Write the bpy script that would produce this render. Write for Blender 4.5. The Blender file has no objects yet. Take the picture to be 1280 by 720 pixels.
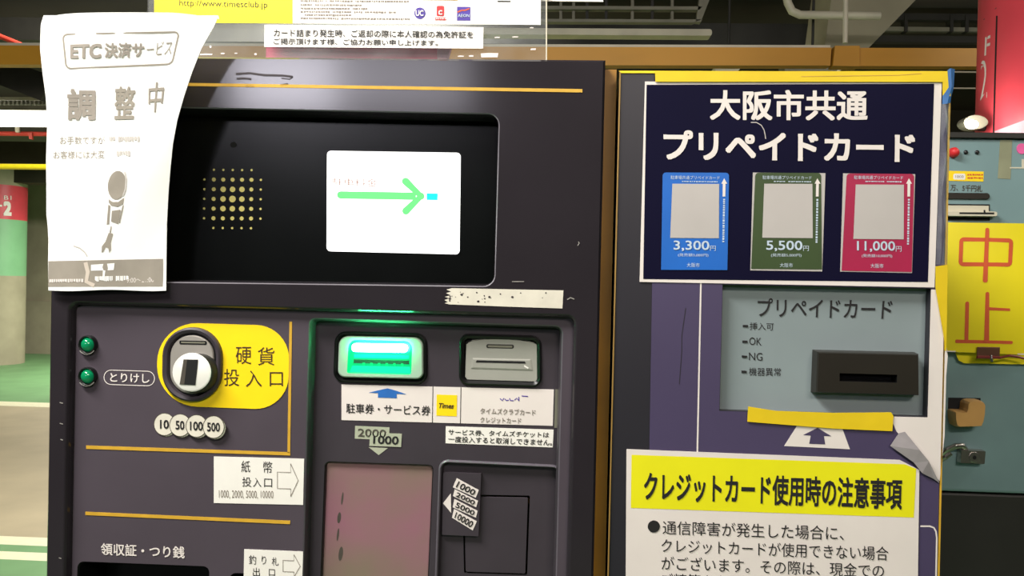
import bpy, bmesh, math, random
from mathutils import Vector, Matrix
from mathutils.geometry import tessellate_polygon
random.seed(7)
scene = bpy.context.scene
COL = scene.collection

# ------------------------------------------------------------------ camera
F = 1100.0                                   # focal length in pixels of the 1280x720 frame
CAM = Vector((0.0, -0.79, 1.35))
YAW, PITCH, ROLL = math.radians(3.4), math.radians(-0.4), math.radians(1.26)
ROT = Matrix.Rotation(YAW, 3, 'Z') @ Matrix.Rotation(math.pi/2 + PITCH, 3, 'X') @ Matrix.Rotation(ROLL, 3, 'Z')
cd = bpy.data.cameras.new('camera'); cam = bpy.data.objects.new('camera', cd); COL.objects.link(cam)
cd.sensor_width = 36.0; cd.lens = F*36.0/1280.0; cd.clip_start = 0.02
cam.matrix_world = Matrix.Translation(CAM) @ ROT.to_4x4()
scene.camera = cam

# ------------------------------------------------------------------ light and exposure
w = bpy.data.worlds.new('world'); scene.world = w; w.use_nodes = True
w.node_tree.nodes['Background'].inputs[0].default_value = (1.0, 0.93, 0.78, 1)
w.node_tree.nodes['Background'].inputs[1].default_value = 0.12
scene.view_settings.view_transform = 'Standard'; scene.view_settings.look = 'None'
scene.view_settings.exposure = 0.0; scene.view_settings.gamma = 1.0; scene.view_settings.use_curve_mapping = False

def area(name, loc, target, sx, sy, power, col):
    l = bpy.data.lights.new(name, 'AREA'); l.shape = 'RECTANGLE'; l.size = sx; l.size_y = sy; l.energy = power; l.color = col
    o = bpy.data.objects.new(name, l); COL.objects.link(o); o.location = loc
    d = Vector(target) - Vector(loc); o.rotation_euler = d.to_track_quat('-Z', 'Y').to_euler(); return o
WARM = (1.0, 0.95, 0.86)
area('ceiling_lamp_key', (-0.85, -0.62, 2.45), (-0.35, 0, 1.35), 0.9, 0.14, 46, (1, .97, .92))
area('fill_light_front', (0.9, -2.6, 2.75), (0.35, 0, 1.2), 1.3, 0.3, 40, (1, .9, .8))  # added fill with no fixture, for the fronts of the machines
area('reflection_light_rear', (-1.735, -4.5, 2.56), (-1.6, 0, 2.3), 0.63, 0.42, 19, (.93, .9, 1))  # unseen bright source placed so the body paint mirrors it
area('reflection_light_rear', (-1.0, -4.5, 2.57), (-0.9, 0, 2.3), 0.8, 0.42, 8, (.93, .9, 1))  # weaker neighbour, added so that reflection fades to the right
area('fill_light_aisle', (-1.3, 3.3, 2.88), (-2.9, 5.6, 0.6), 1.4, 0.3, 210, WARM)  # added fill for the left aisle, out of view
area('fill_light_far', (-4.5, 10.5, 2.85), (-4.5, 10.5, 0), 3.0, 0.3, 330, WARM)  # added fill for the back wall and far floor
area('fill_light_side', (2.2, 0.4, 2.8), (1.1, 1.3, 1.7), 1.2, 0.2, 24, WARM)  # added fill aimed at the red column
area('fill_light_back', (2.0, 3.9, 2.35), (2.0, 3.9, 4.0), 2.4, 0.3, 3, WARM)  # added upward fill for the ceiling clutter

# ------------------------------------------------------------------ pixel to place
def ray(px, py):
    return ROT @ Vector(((px-640)/F, -(py-360)/F, -1.0))
def W(px, py, y=0.0):                          # the point of the upright plane at depth y seen at a pixel
    d = ray(px, py); return CAM + d*((y-CAM.y)/d.y)
def G(px, py, z=0.0):                          # the point of the level plane at height z
    d = ray(px, py); return CAM + d*((z-CAM.z)/d.z)
def cyl_hit(px, py, cx, cy, r):
    d = ray(px, py); ox, oy = CAM.x-cx, CAM.y-cy
    a = d.x*d.x+d.y*d.y; b = 2*(ox*d.x+oy*d.y); c = ox*ox+oy*oy-r*r
    q = max(b*b-4*a*c, 0.0)
    return CAM + d*((-b-math.sqrt(q))/(2*a))

# ------------------------------------------------------------------ materials
def lin(c):
    return tuple((x/12.92 if x <= .04045 else ((x+.055)/1.055)**2.4) for x in [v/255.0 for v in c])
MATS = {}
def pm(name, rgb, rough=.5, metal=0.0, var=.08, scale=30, bump=0.0, coat=0.0, emit=0.0, ecol=None, spec=.5, trans=0.0, alpha=1.0, rgb2=None, stretch=None):
    m = bpy.data.materials.new(name); m.use_nodes = True; nt = m.node_tree; N = nt.nodes; L = nt.links
    b = N['Principled BSDF']
    c = lin(rgb)
    tc = N.new('ShaderNodeTexCoord'); src = tc.outputs['Object']
    if stretch:
        mp = N.new('ShaderNodeMapping'); mp.inputs['Scale'].default_value = stretch
        L.new(src, mp.inputs['Vector']); src = mp.outputs['Vector']
    nz = N.new('ShaderNodeTexNoise'); nz.inputs['Scale'].default_value = scale; nz.inputs['Detail'].default_value = 4
    L.new(src, nz.inputs['Vector'])
    cr = N.new('ShaderNodeValToRGB')
    c2 = lin(rgb2) if rgb2 else tuple(min(1, x*(1+var)) for x in c)
    c1 = c if rgb2 else tuple(x*(1-var) for x in c)
    cr.color_ramp.elements[0].position = .35; cr.color_ramp.elements[0].color = (*c1, 1)
    cr.color_ramp.elements[1].position = .65; cr.color_ramp.elements[1].color = (*c2, 1)
    L.new(nz.outputs['Fac'], cr.inputs['Fac']); L.new(cr.outputs['Color'], b.inputs['Base Color'])
    b.inputs['Roughness'].default_value = rough; b.inputs['Metallic'].default_value = metal
    b.inputs['Specular IOR Level'].default_value = spec
    b.inputs['Coat Weight'].default_value = coat; b.inputs['Coat Roughness'].default_value = .12
    b.inputs['Transmission Weight'].default_value = trans; b.inputs['Alpha'].default_value = alpha
    if emit:
        b.inputs['Emission Color'].default_value = (*lin(ecol or rgb), 1); b.inputs['Emission Strength'].default_value = emit
    if bump:
        bp = N.new('ShaderNodeBump'); bp.inputs['Strength'].default_value = bump; bp.inputs['Distance'].default_value = .01
        L.new(nz.outputs['Fac'], bp.inputs['Height']); L.new(bp.outputs['Normal'], b.inputs['Normal'])
    MATS[name] = m; return m

PURPLE = pm('plum grey paint', (43, 39, 43), .13, var=.06, scale=9, spec=.45)
EDGE = pm('highlight painted edge', (112, 108, 114), .3, spec=.5)  # highlight along the display rim, put into the colour
EDGE2 = pm('highlight painted plum edge', (92, 86, 94), .3, spec=.5)  # rim highlights of slot panel and door ridge, put into the colour
PLUM2 = pm('plum panel paint', (75, 67, 75), .42, var=.05, scale=12, spec=.35)
PLUM3 = pm('dark plum plastic', (60, 54, 60), .42, var=.06, scale=20, spec=.35)
GOLD = pm('gold line', (205, 160, 50), .45, var=.08, scale=60)
DULLGOLD = pm('dull gold edge', (150, 118, 58), .5)
OCHRE = pm('ochre housing', (150, 105, 25), .5, var=.12, scale=14)
BLACK = pm('black plastic', (14, 14, 15), .35, var=.1)
GLOSSBLACK = pm('black display glass', (9, 11, 10), .22, var=.1, spec=.18)
HOLE = pm('dark opening', (6, 6, 6), .8)
WHITE = pm('white label', (236, 232, 224), .55, var=.015, scale=80)
WARMW = pm('cream print', (225, 216, 210), .6, var=.02)
PAPER = pm('white paper', (247, 246, 242), .5, var=.012, scale=18, bump=.05)
INK = pm('black ink', (22, 20, 22), .6)
BROWNINK = pm('dark brown ink', (62, 42, 12), .6)
GREYINK = pm('grey ink', (132, 122, 112), .6)
GLAREINK = pm('glare washed grey ink', (156, 147, 137), .6)  # lightened to paint the glare washing out the notice lettering
PALEINK = pm('faint grey ink', (196, 190, 184), .6)
TAN = pm('tan print', (205, 192, 178), .6, var=.03)
TAUPE = pm('taupe print', (150, 142, 130), .6, var=.08, scale=40)
YELLOW = pm('yellow label', (250, 214, 10), .45, var=.03, scale=25)
LEMON = pm('lemon print', (232, 226, 10), .5, var=.02)
POSTERY = pm('bright yellow print', (250, 238, 20), .45, var=.015)
SILVER = pm('satin silver', (190, 184, 174), .38, metal=.55, var=.05)
SILVERG = pm('grey silver plastic', (165, 165, 155), .42, metal=.15, var=.04)
KNOB = pm('white enamel', (238, 236, 228), .3, var=.03)
CHROME = pm('chrome', (190, 185, 178), .25, metal=.9, var=.06)
BTN = pm('green button lens', (10, 120, 76), .15, emit=.10, ecol=(20, 190, 120), coat=.5)
NAVY = pm('navy print', (9, 7, 38), .6, var=.06, scale=14, spec=.1)
CARDB = pm('blue card print', (10, 98, 190), .45, var=.05)
CARDG = pm('green card print', (52, 72, 34), .45, var=.05)
CARDP = pm('crimson card print', (162, 16, 66), .45, var=.05)
CARDI = pm('grey card window', (184, 178, 174), .5, var=.04, scale=14)
PALEB = pm('pale card lettering', (190, 205, 220), .6)
CABDK = pm('dark cabinet paint', (37, 35, 42), .42, var=.06, scale=10)
VIOLET = pm('violet sheet', (68, 58, 90), .5, var=.05, scale=9)
TEALP = pm('grey teal panel', (134, 146, 148), .42, var=.05, scale=10)
TEALM = pm('worn teal paint', (118, 146, 148), .5, var=.10, scale=7)
TEALDK = pm('dark charcoal base', (44, 42, 40), .5, var=.12, scale=8)
READER = pm('dark brown reader', (32, 28, 21), .4, var=.08)
TAPEY = pm('yellow paper tape', (226, 194, 10), .55, var=.06, scale=18, bump=.08)
TAPEB = pm('blue tape', (52, 108, 170), .45, var=.12, scale=30)
TAPEG = pm('grey cloudy film', (150, 144, 146), .35, var=.12, scale=30, bump=.1)
BLUE = pm('blue arrow print', (38, 104, 182), .5)
REDPR = pm('red print', (205, 40, 44), .5)
PURP = pm('purple print', (72, 52, 150), .5)
ORANGE = pm('orange red brush', (206, 84, 40), .6, var=.06)
SIGNY = pm('lemon laminated sheet', (236, 218, 36), .32, var=.05, scale=9, bump=.05)
PINKFILM = pm('mauve film with painted reflection', (148, 100, 116), .32, scale=9, rgb2=(128, 114, 98), spec=.5)  # pink to olive reflection put into the colour by noise
SMUDGE = pm('dark smudge', (72, 66, 58), .6)
GREENGREY = pm('green grey sticker', (170, 174, 152), .55, var=.04)
TANLEV = pm('tan lever plastic', (206, 158, 92), .45, var=.08, scale=20)
TAPEW = pm('dirty white tape', (216, 210, 194), .6, var=.06, scale=60)
RED = pm('red column wrap', (216, 70, 82), .45, var=.08, scale=4)
GREENP = pm('green column paint', (130, 186, 138), .5, var=.05, scale=4)
CONC = pm('beige concrete', (166, 158, 134), .85, var=.10, scale=3, bump=.2)
CONCD = pm('dark concrete', (62, 59, 46), .9, var=.2, scale=2.5, bump=.2)
CEIL = pm('dark mottled ceiling', (46, 43, 33), .95, var=.3, scale=1.2, bump=.2)  # dark olive base, varied at random by noise
FLOORC = pm('worn concrete floor', (180, 168, 138), .6, var=.08, scale=2.2)
FLOORG = pm('green floor paint', (112, 158, 106), .55, var=.08, scale=3)
FLOORW = pm('cream line paint', (232, 230, 196), .6, var=.04)
BEAMY = pm('amber guard beam', (196, 140, 40), .5, var=.10, scale=5, stretch=(.3, 1, 1))
PIPEY = pm('yellow pipe paint', (238, 222, 40), .4, var=.04)
PIPER = pm('red pipe paint', (200, 66, 52), .5)
STEEL = pm('grey steel', (126, 124, 108), .5, metal=.2, var=.12, scale=8)
STEELD = pm('dark steel', (36, 35, 30), .6, var=.2, scale=8)
PALE = pm('pale conduit', (204, 198, 176), .5, var=.08, scale=10)
DUSTRED = pm('dusty red plastic', (212, 62, 96), .55, var=.2, scale=12)
DUSTPINK = pm('dusty pink plastic', (206, 150, 160), .6, var=.12)
TUBE = pm('lit tube', (255, 252, 238), .5, emit=7.0, ecol=(255, 250, 232))
SCREENW = pm('lit screen', (240, 240, 240), .3, emit=1.1, ecol=(255, 255, 255))
SCREENG = pm('green arrow on screen', (60, 220, 90), .3, emit=.9, ecol=(112, 240, 118))
SCREENC = pm('cyan mark on screen', (0, 220, 240), .3, emit=.9, ecol=(0, 228, 246))
SCREENL = pm('faint screen lettering', (120, 90, 80), .3, emit=.5, ecol=(200, 165, 150))
SCREENR = pm('faint screen ruling', (230, 230, 230), .3, emit=.95, ecol=(240, 240, 244))
GLOWW = pm('lit white green bar', (230, 255, 245), .3, emit=190.0, ecol=(66, 255, 150))
GLOWG = pm('green backlit plastic', (2, 70, 40), .3, emit=.9, ecol=(4, 240, 136))
GLOWC = pm('cyan green backlit plastic', (2, 70, 50), .3, emit=.9, ecol=(20, 248, 196))
SLOTW = pm('milky slot bezel', (160, 178, 162), .4, var=.04)
DOT = pm('brass grille dot', (196, 184, 104), .45, var=.1)
SCRATCH_SHINE = pm('bare scratch and painted highlight', (150, 146, 140), .5)
DIRT = pm('dark scuff', (48, 40, 44), .7)
def acrylic():
    m = bpy.data.materials.new('dusty acrylic'); m.use_nodes = True; nt = m.node_tree; N = nt.nodes; L = nt.links
    b = N['Principled BSDF']; out = N['Material Output']
    b.inputs['Base Color'].default_value = (.62, .63, .62, 1); b.inputs['Roughness'].default_value = .25
    t = N.new('ShaderNodeBsdfTransparent'); t.inputs[0].default_value = (.93, .95, .95, 1)
    mx = N.new('ShaderNodeMixShader'); nz = N.new('ShaderNodeTexNoise'); nz.inputs['Scale'].default_value = 14; nz.inputs['Detail'].default_value = 6
    tc = N.new('ShaderNodeTexCoord'); L.new(tc.outputs['Object'], nz.inputs['Vector'])
    mr = N.new('ShaderNodeMapRange'); mr.inputs[1].default_value = .3; mr.inputs[2].default_value = .8; mr.inputs[3].default_value = .04; mr.inputs[4].default_value = .18
    L.new(nz.outputs['Fac'], mr.inputs[0]); L.new(mr.outputs[0], mx.inputs[0]); L.new(t.outputs[0], mx.inputs[1]); L.new(b.outputs[0], mx.inputs[2])
    L.new(mx.outputs[0], out.inputs['Surface']); return m
ACRYL = acrylic()
FILM = acrylic(); FILM.name = 'clear crinkled film'

# ------------------------------------------------------------------ outlines in pixels
def rquad(q, r, n=6):
    """a four-cornered outline (TL, TR, BR, BL) with rounded corners; r one radius or four"""
    rs = r if isinstance(r, (list, tuple)) else [r]*4
    out = []
    for i in range(4):
        p = Vector(q[i]); a = Vector(q[i-1]); b = Vector(q[(i+1) % 4]); rr = rs[i]
        if rr <= 0: 
            out += [tuple(p)]*(n+1) if False else [tuple(p)]; continue
        da = (a-p).normalized(); db = (b-p).normalized(); c = p+da*rr+db*rr
        for k in range(n+1):
            t = k/n*math.pi/2
            v = c - db*rr*math.cos(t) - da*rr*math.sin(t)
            out.append(tuple(v))
    return out
def rect(x0, y0, x1, y1, s=0.022, k=-0.022):
    """an upright rectangle turned with the machine: its corner x0, y0 keeps its place"""
    wd, h = x1-x0, y1-y0
    return [(x0, y0), (x1, y0+wd*s), (x1+h*k, y1+wd*s), (x0+h*k, y1)]
def inset(q, d):
    c = sum((Vector(p) for p in q), Vector((0, 0)))/len(q)
    out = []
    n = len(q)
    for i in range(n):
        p, a, b = Vector(q[i]), Vector(q[i-1]), Vector(q[(i+1) % n])
        da, db = (p-a).normalized(), (b-p).normalized()
        na, nb = Vector((-da.y, da.x)), Vector((-db.y, db.x))
        m = (na+nb); L = m.length
        m = na if L < 1e-6 else m/L
        out.append(tuple(p + m*d/max(.3, m.dot(na))))
    return out
def ell(cx, cy, rx, ry, n=32, rot=0):
    return [(cx+rx*math.cos(t)*math.cos(rot)-ry*math.sin(t)*math.sin(rot), cy+rx*math.cos(t)*math.sin(rot)+ry*math.sin(t)*math.cos(rot)) for t in [2*math.pi*i/n for i in range(n)]]

# ------------------------------------------------------------------ mesh builder
GL = {}
def glyphs(s, bold=0.0, italic=0.0):
    k = (s, bold, italic)
    if k in GL: return GL[k]
    cu = bpy.data.curves.new('lettering', 'FONT'); cu.body = s; cu.size = 1; cu.resolution_u = 3; cu.shear = italic
    o = bpy.data.objects.new('lettering', cu); COL.objects.link(o); bpy.context.view_layer.update()
    me = bpy.data.meshes.new_from_object(o.evaluated_get(bpy.context.evaluated_depsgraph_get()))
    v0 = [(v.co.x, v.co.y) for v in me.vertices]; f0 = [tuple(p.vertices) for p in me.polygons]; vs, fs = [], []
    g = max(bold, 0)
    for dx, dy in ([(0, 0)] if g < .001 else [(0, 0), (g, 0), (-g, 0), (0, g), (0, -g), (g, g), (-g, g), (g, -g), (-g, -g)]):
        i = len(vs); vs += [(x+dx, y+dy, i/len(v0)*2.5e-5) for x, y in v0]; fs += [tuple(i+k for k in f) for f in f0]
    bpy.data.objects.remove(o); bpy.data.curves.remove(cu); bpy.data.meshes.remove(me)
    x0, x1 = min(v[0] for v in vs), max(v[0] for v in vs); y0, y1 = min(v[1] for v in vs), max(v[1] for v in vs)
    r = ([((x-x0)/(x1-x0), (y1-y)/max(y1-y0, 1e-6), e) for x, y, e in vs], fs)
    GL[k] = r; return r
def bil(q, u, v):
    a, b, c, d = [Vector(p) for p in q]
    return (a*(1-u)+b*u)*(1-v) + (d*(1-u)+c*u)*v

WL = {}
class MB:
    def __init__(self, ref=0.0, surf=None, anchor=0.0):   # anchor: how far off the surface the outlines are measured
        self.v, self.f, self.fm, self.m = [], [], [], []
        self.ref = ref; self.surf = surf; self.anchor = anchor
    def mi(self, mat):
        if mat not in self.m: self.m.append(mat)
        return self.m.index(mat)
    def at(self, p, lift=0.0):                 # a pixel on this builder's surface, lifted towards the viewer
        if self.surf:
            q = self.surf(p[0], p[1]); return Vector((q.x, q.y-lift, q.z))
        q = W(p[0], p[1], self.ref-self.anchor)
        return Vector((q.x, self.ref-lift, q.z))
    def face(self, pts, mat):
        i = len(self.v); self.v += [Vector(p) for p in pts]; self.f.append(tuple(range(i, i+len(pts)))); self.fm.append(self.mi(mat)); return self
    def loft(self, loops, mat, cap0=False, cap1=True, closed=True, capmat=None):
        base = len(self.v); n = len(loops[0]); mi = self.mi(mat)
        for l in loops: self.v += [Vector(p) for p in l]
        for k in range(len(loops)-1):
            for i in range(n if closed else n-1):
                a, b = base+k*n+i, base+k*n+(i+1) % n
                self.f.append((a, b, b+n, a+n)); self.fm.append(mi)
        ci = self.mi(capmat) if capmat else mi
        if cap0: self.f.append(tuple(range(base, base+n))); self.fm.append(ci)
        if cap1: self.f.append(tuple(range(base+(len(loops)-1)*n, base+len(loops)*n))); self.fm.append(ci)
        return self
    def lp(self, out, lift): return [self.at(p, lift) for p in out]
    def plate(self, out, t, mat, lift=0.0, bev=0.0, capmat=None):   # a raised plate: t thick, standing lift off the surface
        loops = [self.lp(out, lift)]
        if bev: loops += [self.lp(out, lift+t*.6), self.lp(inset(out, bev), lift+t)]
        else: loops += [self.lp(out, lift+t)]
        return self.loft(loops, mat, cap0=True, capmat=capmat)
    def flat(self, out, mat, lift=.0003): return self.face(self.lp(out, lift), mat)
    def holed(self, out, holes, mat, lift=0.0):
        loops = [self.lp(o, lift) for o in [out]+holes]
        tri = tessellate_polygon(loops); i = len(self.v); mi = self.mi(mat)
        for l in loops: self.v += l
        for t in tri: self.f.append(tuple(i+k for k in t)); self.fm.append(mi)
        return self
    def well(self, out, steps, mat, cap=True, capmat=None):          # steps: (inset px, lift)
        return self.loft([self.lp(inset(out, d) if d else out, l) for d, l in steps], mat, cap1=cap, capmat=capmat)
    def stroke(self, pts, wd, mat, lift=.0003, closed=False):
        P = [Vector(p) for p in pts]; n = len(P); L, R = [], []
        for i in range(n):
            a = P[i-1] if (i > 0 or closed) else P[i]; b = P[(i+1) % n] if (i < n-1 or closed) else P[i]
            d = (b-a).normalized(); nn = Vector((-d.y, d.x))*wd/2
            L.append(P[i]+nn); R.append(P[i]-nn)
        for i in range(n if closed else n-1):
            j = (i+1) % n
            self.face([self.at(q, lift) for q in (L[i], L[j], R[j], R[i])], mat)
        return self
    def text(self, s, q, mat, lift=.0004, bold=0.0, italic=0.0):
        vs, fs = glyphs(s, bold, italic); i = len(self.v); mi = self.mi(mat)
        for u, v, e in vs: self.v.append(self.at(bil(q, u, v), lift+e))
        for f in fs: self.f.append(tuple(i+k for k in f)); self.fm.append(mi)
        return self
    def box(self, lo, hi, mat):
        x0, y0, z0 = lo; x1, y1, z1 = hi
        a = [(x0, y0, z0), (x1, y0, z0), (x1, y1, z0), (x0, y1, z0)]; b = [(x, y, z1) for x, y, _ in a]
        return self.loft([a, b], mat, cap0=True)
    def bar(self, a, b, r, mat, n=12, sq=None):                       # a rod from a to b
        a, b = Vector(a), Vector(b); d = (b-a).normalized()
        u = d.cross(Vector((0, 0, 1))); u = u.normalized() if u.length > 1e-3 else Vector((1, 0, 0)); v = u.cross(d)
        if sq: 
            o = [u*sq[0]+v*sq[1], u*sq[0]-v*sq[1], u*-sq[0]-v*sq[1], u*-sq[0]+v*sq[1]]
        else: o = [u*r*math.cos(2*math.pi*i/n)+v*r*math.sin(2*math.pi*i/n) for i in range(n)]
        return self.loft([[a+k for k in o], [b+k for k in o]], mat, cap0=True)
    def tube(self, pts, r, mat, n=10):
        P = [Vector(p) for p in pts]; loops = []
        for i, p in enumerate(P):
            d = (P[min(i+1, len(P)-1)]-P[max(i-1, 0)]).normalized()
            u = d.cross(Vector((0, 1, .01))).normalized(); v = u.cross(d)
            loops.append([p+u*r*math.cos(2*math.pi*k/n)+v*r*math.sin(2*math.pi*k/n) for k in range(n)])
        return self.loft(loops, mat, cap0=True)
    def build(self, name, parent=None, label=None, cat=None, group=None, kind=None, bevel=0.0, smooth=False):
        lo = Vector([min(p[i] for p in self.v) for i in range(3)]); hi = Vector([max(p[i] for p in self.v) for i in range(3)])
        c = (lo+hi)/2
        if not parent and kind is None: c.z = lo.z
        me = bpy.data.meshes.new(name); me.from_pydata([tuple(p-c) for p in self.v], [], self.f)
        for m in self.m: me.materials.append(m)
        for p, k in zip(me.polygons, self.fm): p.material_index = k
        bm = bmesh.new(); bm.from_mesh(me); bmesh.ops.remove_doubles(bm, verts=bm.verts, dist=1e-6)
        bmesh.ops.recalc_face_normals(bm, faces=bm.faces); bm.to_mesh(me); bm.free()
        o = bpy.data.objects.new(name, me); COL.objects.link(o)
        if parent: o.parent = parent; o.location = c-WL[parent.name]
        else: o.location = c
        WL[o.name] = c
        if bevel:
            b = o.modifiers.new('bevel', 'BEVEL'); b.width = bevel; b.segments = 2; b.limit_method = 'ANGLE'; b.angle_limit = .7
        if smooth:
            for p in me.polygons: p.use_smooth = True
            try:
                e = me.set_sharp_from_angle(angle=.7)
            except Exception: pass
        tag(o, label, cat, group, kind); return o
def tag(o, label=None, cat=None, group=None, kind=None):
    for k, v in (('label', label), ('category', cat), ('group', group), ('kind', kind)):
        if v: o[k] = v
def thing(name, loc, label, cat, group=None):
    o = bpy.data.objects.new(name, None); COL.objects.link(o); o.location = loc; o.empty_display_size = .05
    WL[o.name] = Vector(loc); tag(o, label, cat, group); return o

# ================================================================== THE SETTING
WALLY = 13.2
b = MB(); ys = [-7.0]
cuts = [(720, FLOORG), (700, FLOORG), (690, FLOORW), (681.5, FLOORG), (671, FLOORW), (508, FLOORC), (502.5, FLOORW)]
seq = []; last = -7.0
for py, m in cuts:
    y = G(28, py).y
    seq.append((last, y, m)); last = y
seq.append((last, WALLY+.3, FLOORG))
for y0, y1, m in seq:
    b.face([(-12, y0, 0), (9, y0, 0), (9, y1, 0), (-12, y1, 0)], m)
b.build('floor', kind='structure', label='beige concrete parking floor with green painted bands and cream lines')
MB().box((-12, -7, 2.95), (9, WALLY+.3, 3.1), CEIL).build('ceiling', kind='structure', label='dark mottled concrete ceiling of the car park')
b = MB().box((-12, WALLY, 0), (9, WALLY+.3, 2.95), CONC)
zl = W(40, 376, WALLY).z
b.box((-12, WALLY-.06, 0), (9, WALLY, zl), CONC)
b.build('wall_back', kind='structure', label='beige concrete back wall with a thicker lower part')
MB().box((9, -7, 0), (9.2, WALLY, 2.95), CONCD).build('wall_right', kind='structure')
MB().box((-12.2, -7, 0), (-12, WALLY, 2.95), CONCD).build('wall_left', kind='structure')
MB().box((-12, -7.2, 0), (9, -7, 2.95), CONCD).build('wall_front', kind='structure')
for i, y in enumerate((7.2, 9.3, 11.4)):
    MB().box((-12, y, 2.62), (9, y+.35, 2.95), CONCD).build('ceiling_beam', kind='structure')

# ================================================================== PARKING PAYMENT MACHINE
XL, XR = W(56, 720).x, W(742, 720).x
ZT = W(757, 75).z
mach = thing('parking_payment_machine', ((XL+XR)/2, .15, 0), 'large plum grey parking payment machine with lit screen and glowing green ticket slot', 'payment machine')
D1, D2, D3 = .009, .022, .03
bodyq = [(67, 68.5), (757, 74.5), (742, 720), (735, 1010), (50.5, 980), (56, 720)]
hx0, hx1, hx2 = W(64, 300).x+.004, W(752, 400).x-.006, W(763.5, 400, .02).x
MB().box((hx0, .085, 0), (hx1, .34, ZT-.004), OCHRE).box((hx1-.0004, .018, 0), (hx2, .34, ZT-.004), OCHRE).build('housing', mach)
disp = [(95, 131), (625, 141.5), (619, 359), (92, 352)]
dispo = rquad(disp, 15)
low = [(84, 376), (722, 393), (706, 960), (74, 935)]
lowo = rquad(low, [13, 13, 10, 10])
b = MB(0)
b.well(bodyq, [(0, -.09), (0, -.003), (3, 0)], PURPLE, cap=False)
b.holed(inset(bodyq, 3), [dispo, lowo], PURPLE)
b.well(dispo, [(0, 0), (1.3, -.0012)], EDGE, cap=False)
b.well(dispo, [(1.3, -.0012), (2.4, -.005), (4, -.0285)], PURPLE, cap=False)
b.well(lowo, [(0, 0), (1.5, -.0006), (3.2, -.0022), (4.6, -.005), (5.2, -D1)], PURPLE, cap=False)
b.build('front_panel', mach)
# small wear marks of the front panel
b = MB(0)
for pts, wd, m in (([(295, 92.5), (312, 91.5), (330, 94), (352, 94.5), (366, 96)], 2.6, DIRT), ([(296, 98.5), (306, 98), (314, 99)], 2.4, DIRT), ([(307, 107.6), (318, 107.5)], 3.2, DIRT), ([(350, 107), (360, 105.5)], 3, DIRT), ([(352, 98), (362, 99), (366, 96.5)], 1.2, DIRT),
                   ([(709, 374.5), (713, 372), (718, 374)], 1.2, SCRATCH_SHINE), ([(722, 307), (724, 304), (723, 302)], 1, SCRATCH_SHINE), ([(640, 352), (655, 352)], 1, SCRATCH_SHINE), ([(76, 549), (79, 550)], 1.2, SCRATCH_SHINE), ([(75, 503), (79, 504)], 1.2, SCRATCH_SHINE), ([(75, 529), (79, 530)], 1, SCRATCH_SHINE), ([(74, 697), (77, 698)], 1.2, SCRATCH_SHINE)):
    MB(0).stroke(pts, wd, m, .0005).build('scuff_mark', mach)
def goldline(pts, wd, ref):
    return MB(ref).plate([tuple(Vector(p)) for p in pts], .0005, GOLD).build('gold_line', mach)
goldline([(90, 101.5), (728, 111.5), (728, 115.7), (90, 105.2)], 4, 0)
# display
b = MB(D3); dq = inset(disp, 1.0)
b.plate(rquad(inset(disp, -1), 15), .0005, GLOSSBLACK)
dp = b.build('display_panel', mach)
b = MB(D3-.0006)
sq = [(409, 188.5), (576, 191), (574.5, 318), (408.5, 314)]
b.plate(rquad(sq, 5), .0006, SCREENW)
b.lift = 0
L = .0010
b.stroke([(426, 243.8), (520, 245.3)], 9.2, SCREENG, L); b.flat(ell(426, 243.8, 4.4, 4.4), SCREENG, L+.0001)
b.stroke([(507.3, 226.8), (526.3, 245.3), (507.6, 263.8)], 9.2, SCREENG, L+.0002); b.flat(ell(507.3, 226.8, 4.5, 4.5), SCREENG, L+.0003); b.flat(ell(507.6, 263.8, 4.5, 4.5), SCREENG, L+.0003)
b.flat([(533.5, 241.5), (547.5, 242), (547, 250.3), (533.5, 250)], SCREENC, L)
b.text('駐車料金', [(415, 222), (472, 224), (472, 233.5), (415, 231.5)], SCREENL, L)
b.stroke([(491.5, 200), (490.5, 289)], .8, SCREENR, L-.0002); b.stroke([(494, 199), (563, 200)], .8, SCREENR, L-.0002); b.stroke([(520, 305), (566, 305.5)], .8, SCREENR, L-.0002); b.flat(ell(526.3, 245.3, 4.5, 4.5), SCREENG, L+.0004)
b.build('screen', mach, label='white lit screen with a green arrow')
b = MB(D3-.0006)
rad = {0: 4.3, 1: 3.4, 2: 2.7, 3: 1.5}
for r in range(7):
    for c in range(7):
        if (r in (0, 6)) and (c in (0, 6)): continue
        k = max(abs(r-3), abs(c-3)); rr = (4.2 if (r, c) == (3, 3) else 3.5 if k <= 1 else 2.6 if k == 2 else 1.5)
        b.flat(ell(255.5+11.75*c+(3-r)*.12, 212.3+12.1*r+.08*c, rr, rr, 12), DOT, .0004)
b.build('speaker_grille', mach, label='brass coloured dot pattern of the loudspeaker')
MB(D3-.0006).flat(ell(292, 181, 4, 3.5, 14), HOLE, .0004).build('microphone_hole', mach)
# lower panel: left face with a well on the right, and the return tray opening
rq = [(386, 397), (704, 407), (690, 958), (372, 946)]
rqo = rquad(rq, [9, 10, 6, 6])
tray = rquad([(97, 701.5), (262, 708), (258, 800), (94, 792)], 8)
tray2 = rquad([(287, 716), (372, 719), (370, 800), (285, 797)], 8)
b = MB(D1)
b.holed(inset(lowo, .5), [rqo, tray, tray2], PLUM2)
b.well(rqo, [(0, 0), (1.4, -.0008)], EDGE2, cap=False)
b.well(rqo, [(1.4, -.0008), (2.6, -.0022), (3.8, -.005), (4.6, -(D2-D1)-.001)], PLUM3, cap=False)
b.well(tray, [(0, 0), (1.5, -.002), (3, -.05)], BLACK, capmat=HOLE)
b.well(tray2, [(0, 0), (1.5, -.002), (3, -.05)], BLACK, capmat=HOLE)
b.build('operation_panel', mach)
goldline([(108, 556.8), (363, 565.2), (363, 569.2), (108, 561)], 4, D1)
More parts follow.
